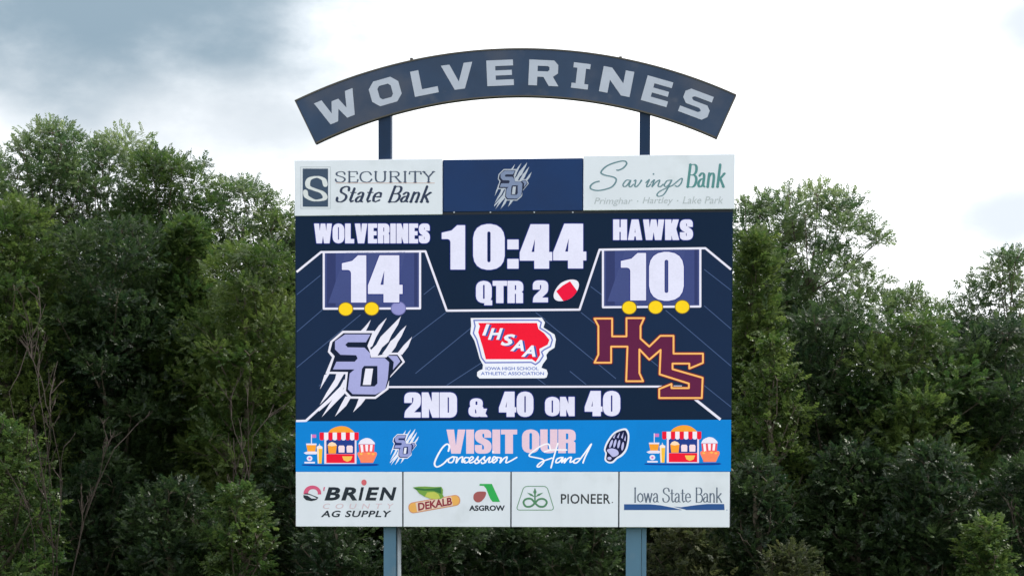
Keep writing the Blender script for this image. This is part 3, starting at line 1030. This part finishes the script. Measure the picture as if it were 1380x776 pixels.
Art(.008).add(cs, led((248, 250, 255)), TV).build('banner_lettering', disp)
team_mark('banner_emblem', disp, fit_mark(525.5, 577.5, 564.5, 626.5), led((236, 240, 252)), led((150, 160, 214)), led((22, 40, 96)))
a = Art(.004)
a.add([(1, smooth([(1248, 54), (1272, 70), (1280, 110), (1268, 180), (1240, 222), (1205, 244), (1180, 268), (1150, 270), (1126, 250), (1130, 210), (1122, 185), (1140, 135), (1185, 78)], 4, True))], led((232, 238, 250)), TV)
a.add([(1, smooth([(1245, 66), (1262, 78), (1269, 112), (1257, 175), (1232, 212), (1200, 234), (1174, 258), (1152, 260), (1136, 246), (1140, 208), (1132, 186), (1150, 140), (1190, 88)], 4, True))], led((20, 26, 66)), TV)
a.add([(1, ell(x, y, 7.5, 27, 12, rt)) for x, y, rt in ((1166, 150, .35), (1190, 148, .25), (1214, 152, .2), (1238, 165, .15))] + [(1, smooth([(1140, 190), (1170, 178), (1205, 190), (1212, 215), (1180, 232), (1160, 215)], 4, True)), (1, ell(1156, 240, 13, 10))], led((188, 192, 236)), TV)
a.add([(1, [(1176, 112), (1196, 86), (1186, 118)]), (1, [(1202, 110), (1222, 78), (1212, 116)]), (1, [(1228, 112), (1244, 76), (1238, 118)]), (1, [(1246, 128), (1258, 96), (1256, 134)])], led((188, 192, 236)), TV)
a.build('paw_emblem', disp)


def snack_stall(dx, dy):
    T = zoomed(395, 560, 8.364, dx, dy)
    RED, WHT, ORG, SHD = led((240, 20, 52)), led((244, 240, 250)), led((252, 166, 50)), led((10, 62, 150))
    a = Art(.004)
    a.add([(1, smooth([(115, 545), (300, 548), (700, 545), (945, 540), (940, 562), (700, 566), (300, 566), (115, 560)], 2, True))], SHD, T)
    a.add([(1, rect(352, 270, 715, 540))], led((238, 222, 240)), T)
    a.add([(1, rect(375, 270, 695, 428))], led((30, 60, 140)), T)
    a.add([(1, rect(375, 430, 695, 530))], RED, T)
    a.add([(1, smooth([(395, 188), (430, 150), (490, 124), (550, 116), (610, 126), (660, 155), (695, 188)], 4, False) + [(695, 192), (395, 192)])], ORG, T)
    for k, x in enumerate(range(300, 740, 49)):
        a.add([(1, [(x, 188), (x + 49, 188), (x + 49, 262), (x + 36, 276), (x + 13, 276), (x, 262)])], RED if k % 2 == 0 else WHT, T)
    a.add([(1, [(392, 330), (440, 298), (495, 330), (485, 425), (402, 425)])], ORG, T)
    a.add([(1, [(390, 334), (410, 306), (440, 294), (478, 308), (497, 334), (440, 344)])], led((252, 224, 190)), T)
    for x in (512, 604):
        a.add([(1, [(x, 352), (x + 10, 335), (x + 62, 335), (x + 72, 352), (x + 70, 414), (x + 4, 414)])], led((250, 226, 232)), T)
    a.add([(1, [(555, 456), (672, 456), (655, 500), (612, 518), (572, 500)])], led((252, 200, 90)), T)
    # bucket
    a.add([(1, [(742, 322), (922, 322), (905, 530), (762, 530)])], led((238, 84, 96)), T)
    a.add([(1, [(760, 326), (790, 326), (802, 470), (778, 470)]), (1, [(815, 326), (848, 326), (846, 400), (822, 400)]), (1, [(872, 326), (900, 326), (892, 400), (866, 400)])], led((250, 244, 250)), T)
    a.add([(1, smooth([(738, 320), (760, 280), (800, 258), (835, 250), (880, 262), (920, 300), (926, 320)], 3) )], led((236, 234, 248)), T)
    a.add([(1, rounded([(724, 428, 14), (952, 428, 14), (905, 528, 10), (770, 528, 10)]))] + [(1, ell(x, 424, 24, 18, 12)) for x in (752, 792, 836, 880, 924)], led((252, 136, 96)), T)
    a.add([(1, ell(x, y, 17, 12, 10)) for x, y in ((770, 430), (856, 424), (905, 432))], led((252, 186, 90)), T)
    # drinks on the left
    a.add([(1, [(150, 314), (268, 314), (252, 408), (168, 408)])], ORG, T)
    a.add([(1, rect(152, 312, 268, 330)), (1, [(122, 418), (160, 402), (262, 402), (290, 418), (262, 434), (150, 434)]), (1, rect(132, 518, 250, 536)), (1, ell(190, 480, 32, 30)), (1, rect(206, 208, 216, 312))], led((236, 232, 248)), T)
    a.add([(1, rect(216, 212, 264, 248)), (1, ell(190, 480, 14, 12))], led((220, 120, 190)), T)
    a.add([(1, [(270, 352), (336, 352), (326, 538), (282, 538)])], led((250, 196, 60)), T)
    a.add([(1, [(270, 350), (302, 330), (336, 350), (334, 372), (272, 372)]), (1, rect(299, 315, 305, 335)), (1, [(276, 352), (290, 352), (294, 536), (283, 536)])], led((250, 236, 225)), T)
    return a.build('snack_stall_picture', disp)


snack_stall(0, 0)
snack_stall(461.5, -1.2)

# ---------------- foot row artwork
FRONT = -0.012
BLK = vinyl((26, 38, 52))
T1 = zoomed(400, 640, 9.517)
a = Art()
a.add([(1, ell(200, 230, 113, 100, 28)), (-1, ell(208, 228, 62, 52, 24)), (-1, rect(60, 244, 330, 350))], vinyl((226, 92, 132)), T1)
a.add([(1, [(85, 252), (140, 262), (190, 296), (240, 300), (276, 286), (250, 315), (190, 330), (120, 318), (86, 285)]), (1, [(100, 230), (150, 232), (225, 262), (278, 285), (262, 296), (200, 262), (150, 246), (100, 244)])], BLK, T1)
a.add([(1, [(346, 150), (362, 150), (352, 200), (340, 200)])], vinyl((226, 92, 132)), T1)
a.build('emblem', feet[0])
a = Art()
sh = Raw()
for t, x0, x1 in (('B', 355, 556), ('R', 570, 775), ('I', 790, 862), ('E', 876, 1058), ('N', 1058, 1280)):
    sh = sh + type_box(t, x0, x1, 152, 322, .22, .035)
a.add(sh, BLK, T1)
a.add([(1, ell(862, 92, 34, 38, 16))], vinyl((226, 104, 116)), T1)
a.build('lettering', feet[0])
Art().add(type_box('COUNTY', 335, 1245, 362, 428, .2, 0, 1.9), vinyl((226, 202, 212)), T1).build('lettering', feet[0])
Art().add(type_box('AG SUPPLY', 308, 1216, 452, 536, .22, .022, 1.1), BLK, T1).build('lettering', feet[0])

T2 = zoomed(540, 640, 9.2)
cap_ = rounded([(92, 288, 62), (742, 288, 62), (742, 424, 62), (92, 424, 62)], 6)
tr = turn(-10, 417, 356)
TC = lambda x, y: T2(*tr(x, y))
a = Art()
a.add([(1, cap_)], vinyl((222, 150, 120)), TC)
a.add([(1, rounded([(102, 298, 55), (732, 298, 55), (732, 414, 55), (102, 414, 55)], 6))], vinyl((248, 184, 96)), TC)
a.add([(1, rect(190, 300, 640, 412))], vinyl((242, 214, 196)), TC)
a.add(type_box('DEKALB', 208, 638, 308, 404, .12, .035), vinyl((150, 40, 60)), TC)
a.add([(1, [(150, 150), (220, 140), (300, 138), (420, 145), (505, 142), (525, 180), (520, 240), (535, 262), (500, 292), (440, 296), (370, 290), (290, 262), (225, 220), (200, 185)])], vinyl((122, 168, 72)), T2)
a.add([(1, [(330, 210), (420, 205), (470, 235), (490, 285), (440, 296), (375, 290), (300, 262)])], vinyl((202, 206, 92)), T2)
a.add([(1, [(160, 152), (300, 168), (420, 160), (500, 150), (505, 230), (470, 215), (400, 190), (300, 190), (200, 180)])], vinyl((52, 118, 62)), T2)
a.build('emblem', feet[1])
a = Art()
a.add([(1, smooth([(1056, 208), (1050, 260), (1000, 322), (945, 334), (906, 300), (904, 245), (940, 208), (1000, 200)], 4, True))], vinyl((172, 92, 92)), T2)
a.add([(1, [(978, 106), (1130, 106), (1232, 328), (1140, 328), (1110, 290), (1060, 165), (1030, 130), (978, 128)])], vinyl((46, 178, 86)), T2)
a.build('emblem', feet[1])
Art().add(type_box('ASGROW', 848, 1292, 372, 440, 0, .035), BLK, T2).build('lettering', feet[1])

T3 = zoomed(690, 480, 3.232)
GRN = vinyl((86, 140, 104))
a = Art()
a.add(stroke(rounded([(52, 565, 14), (152, 565, 14), (184, 668, 14), (18, 668, 14)], 5), 3.4, closed=True), vinyl((112, 158, 128)), T3)
a.add(stroke(smooth([(100, 638), (84, 620), (62, 620), (50, 634), (60, 652), (82, 652), (100, 638), (116, 622), (138, 620), (152, 634), (140, 652), (118, 652), (100, 638)], 4), 8), GRN, T3)
a.add(stroke([(100, 630), (100, 578)], 6) + [(1, [(100, 612), (80, 605), (66, 592), (86, 598)]), (1, [(100, 612), (120, 605), (136, 592), (114, 598)]), (1, [(93, 590), (100, 572), (107, 590), (100, 604)])], GRN, T3)
a.build('emblem', feet[2])
Art().add(type_box('PIONEER', 213, 428, 598, 641, 0, .01, 1.05) + [(1, ell(437, 635, 2.6, 2.6, 8))], vinyl((44, 48, 56)), T3).build('lettering', feet[2])
Art().add(serif_box('Iowa State Bank', 528, 916, 572, 634, 0, .095, .035, .0, .07), vinyl((96, 108, 130)), T3).build('lettering', feet[3])
a = Art()
a.add([(1, [(488, 643), (600, 643), (670, 650), (735, 656), (800, 647), (850, 642), (924, 642), (926, 668), (488, 668)]), (1, ell(936, 668, 2, 2, 8))] + [(-1, q) for _, q in stroke([(640, 644), (700, 655), (756, 669)], 5, cap=False)], vinyl((38, 84, 150)), T3)
a.build('emblem', feet[3])

# ------------------------------------------------------------------ ground
def ground():
    m = MB()
    m.poly([(-900, -400, 0), (900, -400, 0), (900, 1400, 0), (-900, 1400, 0)])
    mt, t, p = new_mat('mown_grass')
    tc = node(t, 'ShaderNodeTexCoord')
    n1 = node(t, 'ShaderNodeTexNoise')
    n1.inputs['Scale'].default_value, n1.inputs['Detail'].default_value = 0.35, 8
    n2 = node(t, 'ShaderNodeTexNoise')
    n2.inputs['Scale'].default_value, n2.inputs['Detail'].default_value = 40, 4
    for n in (n1, n2):
        t.links.new(tc.outputs['Object'], n.inputs['Vector'])
    a = node(t, 'ShaderNodeMath', operation='MULTIPLY')
    t.links.new(n1.outputs['Fac'], a.inputs[0])
    t.links.new(n2.outputs['Fac'], a.inputs[1])
    cr = node(t, 'ShaderNodeValToRGB')
    cr.color_ramp.elements[0].position, cr.color_ramp.elements[0].color = .12, (.022, .045, .010, 1)
    cr.color_ramp.elements[1].position, cr.color_ramp.elements[1].color = .42, (.075, .115, .030, 1)
    t.links.new(a.outputs[0], cr.inputs['Fac'])
    t.links.new(cr.outputs['Color'], p.inputs['Base Color'])
    p.inputs['Roughness'].default_value = .9
    bp = node(t, 'ShaderNodeBump')
    bp.inputs['Strength'].default_value = .6
    t.links.new(n2.outputs['Fac'], bp.inputs['Height'])
    t.links.new(bp.outputs['Normal'], p.inputs['Normal'])
    tag(m.build('ground', mt), 'mown grass field under and behind the scoreboard', 'ground', kind='structure')


ground()


# ------------------------------------------------------------------ the wood
def leaf_mat(name, dark, light, rough=.40, trans=.40):
    m, t, p = new_mat(name)
    at_ = node(t, 'ShaderNodeAttribute', attribute_name='tint')
    cr = node(t, 'ShaderNodeValToRGB')
    cr.color_ramp.elements[0].color = (*dark, 1)
    cr.color_ramp.elements[1].color = (*light, 1)
    t.links.new(at_.outputs['Fac'], cr.inputs['Fac'])
    t.links.new(cr.outputs['Color'], p.inputs['Base Color'])
    p.inputs['Roughness'].default_value = rough
    p.inputs['Specular IOR Level'].default_value = .36
    tr = node(t, 'ShaderNodeBsdfTranslucent')
    hs = node(t, 'ShaderNodeHueSaturation')
    hs.inputs['Value'].default_value = 1.8
    t.links.new(cr.outputs['Color'], hs.inputs['Color'])
    t.links.new(hs.outputs['Color'], tr.inputs['Color'])
    mx = node(t, 'ShaderNodeMixShader')
    mx.inputs[0].default_value = trans
    t.links.new(p.outputs[0], mx.inputs[1])
    t.links.new(tr.outputs[0], mx.inputs[2])
    t.links.new(mx.outputs[0], t.nodes['Material Output'].inputs['Surface'])
    return m


LEAF = {
    'green': leaf_mat('leaf_green', (.026, .060, .016), (.105, .150, .036)),
    'dark': leaf_mat('leaf_dark', (.011, .027, .012), (.054, .088, .028)),  # dark tone also puts the low bushes' shade into the leaf colour
    'grey': leaf_mat('leaf_grey_green', (.040, .082, .030), (.150, .200, .078)),  # brightened so the leaf colour carries the glare haze on back crowns
    'yellow': leaf_mat('leaf_yellow_green', (.030, .062, .014), (.115, .158, .038)),
    'brown': leaf_mat('leaf_browning', (.026, .038, .014), (.090, .098, .036), .6),
}
BARK = painted('bark', (92, 84, 74), .85, .35, 6.0, .2, streak=.7)
BARK_PALE = painted('dead_wood', (66, 58, 54), .85, .25, 8.0, .2, streak=.7)


def spray(kind, rng):
    """one leafy twig along +x: list of quads"""
    q = []
    if kind == 'pinnate':
        L, n, ll, lw = .46, 5, .17, .075
    elif kind == 'broad':
        L, n, ll, lw = .34, 3, .15, .10
    else:
        L, n, ll, lw = .40, 5, .14, .07
    for i in range(n):
        x = L * (i + .7) / n
        for s in (-1, 1):
            a = s * (0.85 + rng.uniform(-.25, .25))
            l = ll * rng.uniform(.75, 1.15)
            d = np.array((math.cos(a), math.sin(a), -.25 + rng.uniform(-.25, .2)))
            side = np.array((-math.sin(a), math.cos(a), rng.uniform(-.4, .4)))
            b = np.array((x, 0, -.25 * x * x))
            q.append([b, b + d * l * .5 + side * lw * .5, b + d * l, b + d * l * .45 - side * lw * .5])
    b = np.array((L, 0, -.25 * L * L))
    q.append([b, b + np.array((ll * .5, lw * .5, -.02)), b + np.array((ll, 0, -.06)), b + np.array((ll * .5, -lw * .5, -.02))])
    return np.array(q)


def crown_mesh(name, seed, clumps, per, kind, scale=1.0):
    """clumps: (centre, radius); leaf sprays over each clump's outer shell"""
    rng = random.Random(seed)
    nr = np.random.RandomState(seed)
    temps = [spray(kind, rng) for _ in range(4)]
    V, TI = [], []
    for (c, rc) in clumps:
        n = int(per * rc * rc)
        d = nr.normal(size=(n, 3))
        d /= np.linalg.norm(d, axis=1)[:, None]
        d[:, 2] = np.where(d[:, 2] < -.15, -d[:, 2], d[:, 2])
        rad = rc * np.where(nr.uniform(size=n) < .3, nr.uniform(.05, .65, n), nr.uniform(.6, 1.08, n)) * (1 + .25 * np.sin(d[:, 0] * 5 + seed) * np.sin(d[:, 1] * 5 + rc * 9))
        pos = np.array(c) + d * rad[:, None] * np.array((1, 1, .78))
        ax = d * np.array((1, 1, .8)) + np.array((0, 0, .12)) + nr.normal(size=(n, 3)) * .42
        ax /= np.linalg.norm(ax, axis=1)[:, None]
        up = np.array((0, 0, 1.)) + d * .5 + nr.normal(size=(n, 3)) * .45
        sd = np.cross(up, ax)
        sd /= np.linalg.norm(sd, axis=1)[:, None]
        nn = np.cross(ax, sd)
        k = nr.uniform(.7, 1.25, n) * scale
        base = np.clip(.34 + nr.normal() * .22, 0, 1)
        for ti in range(4):
            sel = np.arange(n) % 4 == ti
            t = temps[ti]
            Mx = np.stack([ax[sel], sd[sel], nn[sel]], 2) * k[sel][:, None, None]
            P = np.einsum('nij,qkj->nqki', Mx, t) + pos[sel][:, None, None, :]
            V.append(P.reshape(-1, 3))
            tv = np.clip(base + nr.normal(size=(sel.sum(), 1)) * .16 + nr.normal(size=(sel.sum(), len(t))) * .10, 0, 1)
            TI.append(tv.reshape(-1))
    V = np.concatenate(V)
    TI = np.concatenate(TI)
    nf = len(V) // 4
    me = bpy.data.meshes.new(name)
    me.vertices.add(len(V))
    me.vertices.foreach_set('co', V.astype(np.float32).ravel())
    me.loops.add(nf * 4)
    me.loops.foreach_set('vertex_index', np.arange(nf * 4, dtype=np.int32))
    me.polygons.add(nf)
    me.polygons.foreach_set('loop_start', np.arange(0, nf * 4, 4, dtype=np.int32))
    me.polygons.foreach_set('loop_total', np.full(nf, 4, dtype=np.int32))
    me.update(calc_edges=True)
    at_ = me.attributes.new('tint', 'FLOAT', 'FACE')
    at_.data.foreach_set('value', TI.astype(np.float32))
    me.materials.append(LEAF['green'])
    return me


def limb(mb, p, d, length, r, depth, rng, droop=0.0):
    pts, rad = [p.copy()], [r]
    n = 5
    q = p.copy()
    dd = d.copy()
    for i in range(n):
        dd = (dd + Vector((rng.uniform(-.2, .2), rng.uniform(-.2, .2), rng.uniform(-.08, .18) - droop))).normalized()
        q = q + dd * length / n
        pts.append(q.copy())
        rad.append(r * (1 - .75 * (i + 1) / n) + .004)
    mb.tube(pts, rad, 5 if depth < 2 else 6, cap=False)
    if depth > 0:
        for k in range(rng.randint(2, 4)):
            j = rng.randint(2, n)
            nd = (dd + Vector((rng.uniform(-.9, .9), rng.uniform(-.9, .9), rng.uniform(-.2, .7)))).normalized()
            limb(mb, pts[j], nd, length * rng.uniform(.2, .45), rad[j] * .75 + .004, depth - 1, rng, droop)


def make_kind(name, seed, H, Rm, profile, n_clump, rc, per, leafkind, fork=.35, scale=1.0, low=.06):
    """crown and trunk meshes of one kind of tree; height H, widest radius Rm"""
    rng = random.Random(seed)
    cl = []
    phi = rng.random() * 6
    for i in range(n_clump):
        t = low + (1 - low) * ((i + .5) / n_clump)
        z = H * t
        rr = Rm * profile(t)
        phi += 2.399963 + rng.uniform(-.5, .5)
        f = math.sqrt(rng.uniform(.35, 1.0))
        r_ = rc * rng.uniform(.7, 1.25) * (1 - .45 * max(0, t - .7) / .3)
        rad = max(0, rr - r_ * .6) * f
        cl.append(((rad * math.cos(phi), rad * math.sin(phi), min(z, H - r_ * .6)), r_))
    # feathery leaders that break the outline
    for i in range(int(n_clump * .45)):
        t = rng.uniform(.45, 1.0)
        ph = rng.uniform(0, 6.28)
        rr = Rm * profile(t) * rng.uniform(.85, 1.08)
        r_ = rc * rng.uniform(.28, .45)
        cl.append(((rr * math.cos(ph), rr * math.sin(ph), min(H * t, H - .35)), r_))
    crown = crown_mesh(name + '_crown', seed, cl, per, leafkind, scale)
    mb = MB()
    top = H * .86
    pts, rad = [], []
    n = 9
    x = y = 0.0
    for i in range(n + 1):
        t = i / n
        pts.append(Vector((x, y, top * t)))
        rad.append((.16 + .011 * H) * (1 - .88 * t) * (1 + .5 * math.exp(-t * 18)))
        x += rng.uniform(-.14, .14)
        y += rng.uniform(-.14, .14)
    mb.tube(pts, rad, 9)
    for c, r_ in cl[::2]:
        c = Vector(c)
        zb = max(fork * H * .5, min(c.z - .25 * math.hypot(c.x, c.y) - .6, top * .95))
        j = min(n, max(1, int(zb / top * n)))
        s = pts[j]
        mid = s.lerp(c, .5) + Vector((rng.uniform(-.2, .2), rng.uniform(-.2, .2), -.15))
        mb.tube([s, mid, c], [rad[j] * .5, rad[j] * .3, .012], 5, cap=False)
        for _ in range(3):
            e = c + Vector((rng.uniform(-1, 1), rng.uniform(-1, 1), rng.uniform(-.2, 1))).normalized() * r_ * 1.0
            mb.tube([c, c.lerp(e, .5) + Vector((0, 0, .06)), e], [.018, .011, .005], 4, cap=False)
    me = bpy.data.meshes.new(name + '_trunk')
    me.from_pydata(mb.v, [], mb.f)
    me.polygons.foreach_set('use_smooth', [True] * len(mb.f))
    me.materials.append(BARK)
    me.update()
    return crown, me, H, Rm


def prof_round(t):
    return max(.12, (.72 + .28 * math.sin(min(1, t / .55) * math.pi / 2)) * math.sqrt(max(0, 1 - max(0, (t - .5) / .53) ** 2.2)))


def prof_spire(t):
    return max(.10, (1 - max(0, (t - .25) / .8) ** 1.3) * (.8 + .2 * min(1, t / .25)))


def prof_vase(t):
    return max(.15, (.55 + .45 * min(1, t / .7)) * math.sqrt(max(0, 1 - max(0, (t - .68) / .34) ** 3)))


def prof_mound(t):
    return max(.15, math.sqrt(max(0, 1 - t ** 2.2)))


FORMS = {                               # profile, clump radius, sprays per square metre of clump, leaf kind, leaf scale, lowest clump
    'round': (prof_round, 1.3, 190, 'pinnate', .62, .06),
    'round_b': (prof_round, 1.4, 200, 'fine', .64, .06),
    'spire': (prof_spire, .95, 130, 'pinnate', .72, .06),
    'vase': (prof_vase, 1.15, 190, 'fine', .68, .06),
    'airy': (prof_vase, .95, 175, 'pinnate', .66, .06),
    'bush': (prof_mound, .80, 220, 'broad', .60, .02),
    'bush_b': (prof_mound, .75, 240, 'fine', .58, .02),
}


def tree(px, top, Y, wpx, kind, leaf, label, cat, group, name, rot, thin=1.0):
    """a tree whose crown shows wpx wide around px and tops out at pixel row top, standing on the ground at depth Y"""
    pf, rc, per, lk, sc_, low = FORMS[kind]
    p = at(px, top, Y)
    w = wpx * (Y - CAM.y) / FPX
    H, Rm = p.z, w / 2
    rc = min(rc, Rm * .55)
    n = int(2 * math.pi * Rm * H * .70 / (rc * rc * 1.75))
    seed = int(abs(px) * 7 + top)
    crown, trunk, H, Rm = make_kind(name, seed, H, Rm, pf, n, rc, per * thin, lk, .35 if cat == 'tree' else .15, sc_ / math.sqrt(thin), low)
    root = empty(name, (p.x, Y, 0))
    root.rotation_euler.z = rot
    tag(root, label, cat, group)
    for nm, me in (('trunk', trunk), ('crown', crown)):
        o = link_mesh(nm, me, root)
        if nm == 'crown':
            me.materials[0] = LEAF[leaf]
    return root


BACK = 'tall trees of the wood behind the scoreboard'
MID = 'lower trees along the front of the wood'
LOW = 'bushes along the foot of the wood'
trees = [
    # px, top, Y, width, kind, leaf, label
    (-40, 208, 24, 250, 'round', 'grey', 'tall round-headed tree at the far left end of the wood, half out of frame'),
    (72, 170, 25, 130, 'airy', 'grey', 'tall feathery tree with the highest pointed top in the left wood'),
    (152, 186, 27, 230, 'round_b', 'grey', 'tall grey-green tree with a broad flat top beside the highest pointed tree'),
    (224, 206, 25, 190, 'round', 'green', 'tall dark rounded tree whose shoulder slopes down towards the scoreboard'),
    (326, 248, 27, 150, 'airy', 'grey', 'slender airy tree with sky gaps, standing alone left of the scoreboard'),
    (392, 292, 26, 140, 'vase', 'green', 'pale green tree top touching the left edge of the scoreboard'),
    (470, 330, 26, 285, 'round_b', 'dark', 'dark tree hidden behind the left half of the display'),
    (600, 340, 27, 300, 'round', 'dark', 'dark tree hidden behind the middle of the display, left of centre'),
    (730, 345, 27, 300, 'round_b', 'dark', 'dark tree hidden behind the middle of the display, right of centre'),
    (870, 330, 26, 300, 'round', 'dark', 'dark tree hidden behind the right half of the display'),
    (1020, 268, 27, 130, 'airy', 'grey', 'thin loose tree peeping out at the right edge of the scoreboard'),
    (1092, 258, 26, 205, 'vase', 'grey', 'tallest tree right of the scoreboard, round loose head with sky gaps'),
    (1222, 396, 27, 120, 'airy', 'grey', 'small loose tree in the dip right of the tallest right-hand tree'),
    (1290, 440, 26, 190, 'round', 'grey', 'low round tree at the bottom of the gap in the right skyline'),
    (1382, 342, 25, 180, 'vase', 'grey', 'tall open-headed tree at the far right edge of the frame'),
    (1470, 350, 27, 240, 'round', 'grey', 'broad tree cut off by the right edge beside the open-headed tree'),
]
rr = random.Random(3)
for px, top, Y, w, k, lf, lb in trees:
    tree(px, top, Y, w, k, lf, lb, 'tree', BACK, 'broadleaf_tree', rr.uniform(0, 6.28), .4 if 440 < px < 900 else 1.0)
mids = [
    (18, 280, 19, 195, 'round', 'yellow', 'yellow-green tree bulging forward at the left edge below the skyline'),
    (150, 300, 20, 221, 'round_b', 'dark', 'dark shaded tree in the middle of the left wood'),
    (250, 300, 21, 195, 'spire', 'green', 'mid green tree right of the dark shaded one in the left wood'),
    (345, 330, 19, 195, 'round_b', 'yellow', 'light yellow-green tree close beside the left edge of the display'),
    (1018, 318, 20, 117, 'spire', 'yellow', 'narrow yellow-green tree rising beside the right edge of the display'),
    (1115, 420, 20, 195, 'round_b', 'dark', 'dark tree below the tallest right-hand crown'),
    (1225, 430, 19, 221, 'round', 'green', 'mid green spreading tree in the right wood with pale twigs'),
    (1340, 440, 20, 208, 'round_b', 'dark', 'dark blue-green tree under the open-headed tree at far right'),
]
for px, top, Y, w, k, lf, lb in mids:
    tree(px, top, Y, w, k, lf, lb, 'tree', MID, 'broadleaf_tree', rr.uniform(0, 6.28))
lows = [
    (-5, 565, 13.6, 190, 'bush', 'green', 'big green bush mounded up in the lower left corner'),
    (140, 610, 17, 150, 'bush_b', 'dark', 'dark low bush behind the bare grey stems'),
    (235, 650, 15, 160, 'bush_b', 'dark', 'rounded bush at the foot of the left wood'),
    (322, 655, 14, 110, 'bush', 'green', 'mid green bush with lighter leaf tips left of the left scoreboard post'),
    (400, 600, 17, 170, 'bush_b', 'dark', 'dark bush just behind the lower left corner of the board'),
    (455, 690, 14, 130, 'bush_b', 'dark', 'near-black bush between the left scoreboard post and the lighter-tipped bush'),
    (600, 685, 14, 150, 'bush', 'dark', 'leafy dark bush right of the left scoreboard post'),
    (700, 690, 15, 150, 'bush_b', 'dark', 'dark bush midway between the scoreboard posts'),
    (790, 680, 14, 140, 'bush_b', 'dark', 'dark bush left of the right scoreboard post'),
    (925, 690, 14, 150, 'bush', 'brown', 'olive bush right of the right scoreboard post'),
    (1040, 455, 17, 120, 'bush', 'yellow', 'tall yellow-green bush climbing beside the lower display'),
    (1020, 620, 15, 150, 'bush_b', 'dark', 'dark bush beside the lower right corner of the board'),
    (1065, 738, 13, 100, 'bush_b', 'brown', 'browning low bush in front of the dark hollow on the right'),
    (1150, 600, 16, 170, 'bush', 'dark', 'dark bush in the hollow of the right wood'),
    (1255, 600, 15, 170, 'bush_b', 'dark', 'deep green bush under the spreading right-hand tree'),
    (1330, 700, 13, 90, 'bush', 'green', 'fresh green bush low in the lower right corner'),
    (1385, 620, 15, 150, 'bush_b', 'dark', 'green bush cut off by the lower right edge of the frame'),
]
for px, top, Y, w, k, lf, lb in lows:
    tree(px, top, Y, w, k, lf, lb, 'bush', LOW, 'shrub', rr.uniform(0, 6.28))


def snag(px, top, Y, label, seed, stems, h, lean=0.25):
    rng = random.Random(seed)
    p = at(px, top, Y)
    mb = MB()
    for k in range(stems):
        d = Vector((rng.uniform(-lean, lean), rng.uniform(-lean, lean), 1)).normalized()
        limb(mb, Vector((rng.uniform(-.45, .45), rng.uniform(-.3, .3), 0)), d, p.z * rng.uniform(.5, .85), .015 + .010 * rng.random(), 3, rng)
    o = mb.build('dead_tree', BARK_PALE, None, smooth=True)
    o.location = (p.x, Y, 0)
    tag(o, label, 'dead tree', 'bare dead trees in the wood')
    return o


snag(66, 452, 13.6, 'bare grey dead tree with many thin stems above the lower left bush', 5, 8, 7, .10)
snag(318, 470, 15.6, 'thin pale leaning dead branches beside the lower left edge of the board', 9, 2, 7, .28)
snag(1358, 580, 14.5, 'pale upright dead stem near the right edge of the frame', 21, 1, 6, .1)


# the rest of the wood, farther back: a mass nobody could count
def far_wood():
    rng = random.Random(99)
    cl = []
    for i in range(330):
        x = rng.uniform(-26, 26)
        Y = rng.uniform(31, 37)
        cl.append(((x, Y, rng.uniform(.5, 7.2)), rng.uniform(1.3, 2.0)))
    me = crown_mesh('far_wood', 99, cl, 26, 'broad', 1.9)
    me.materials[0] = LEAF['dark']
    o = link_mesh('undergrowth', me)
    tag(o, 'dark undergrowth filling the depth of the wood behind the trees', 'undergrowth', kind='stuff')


far_wood()
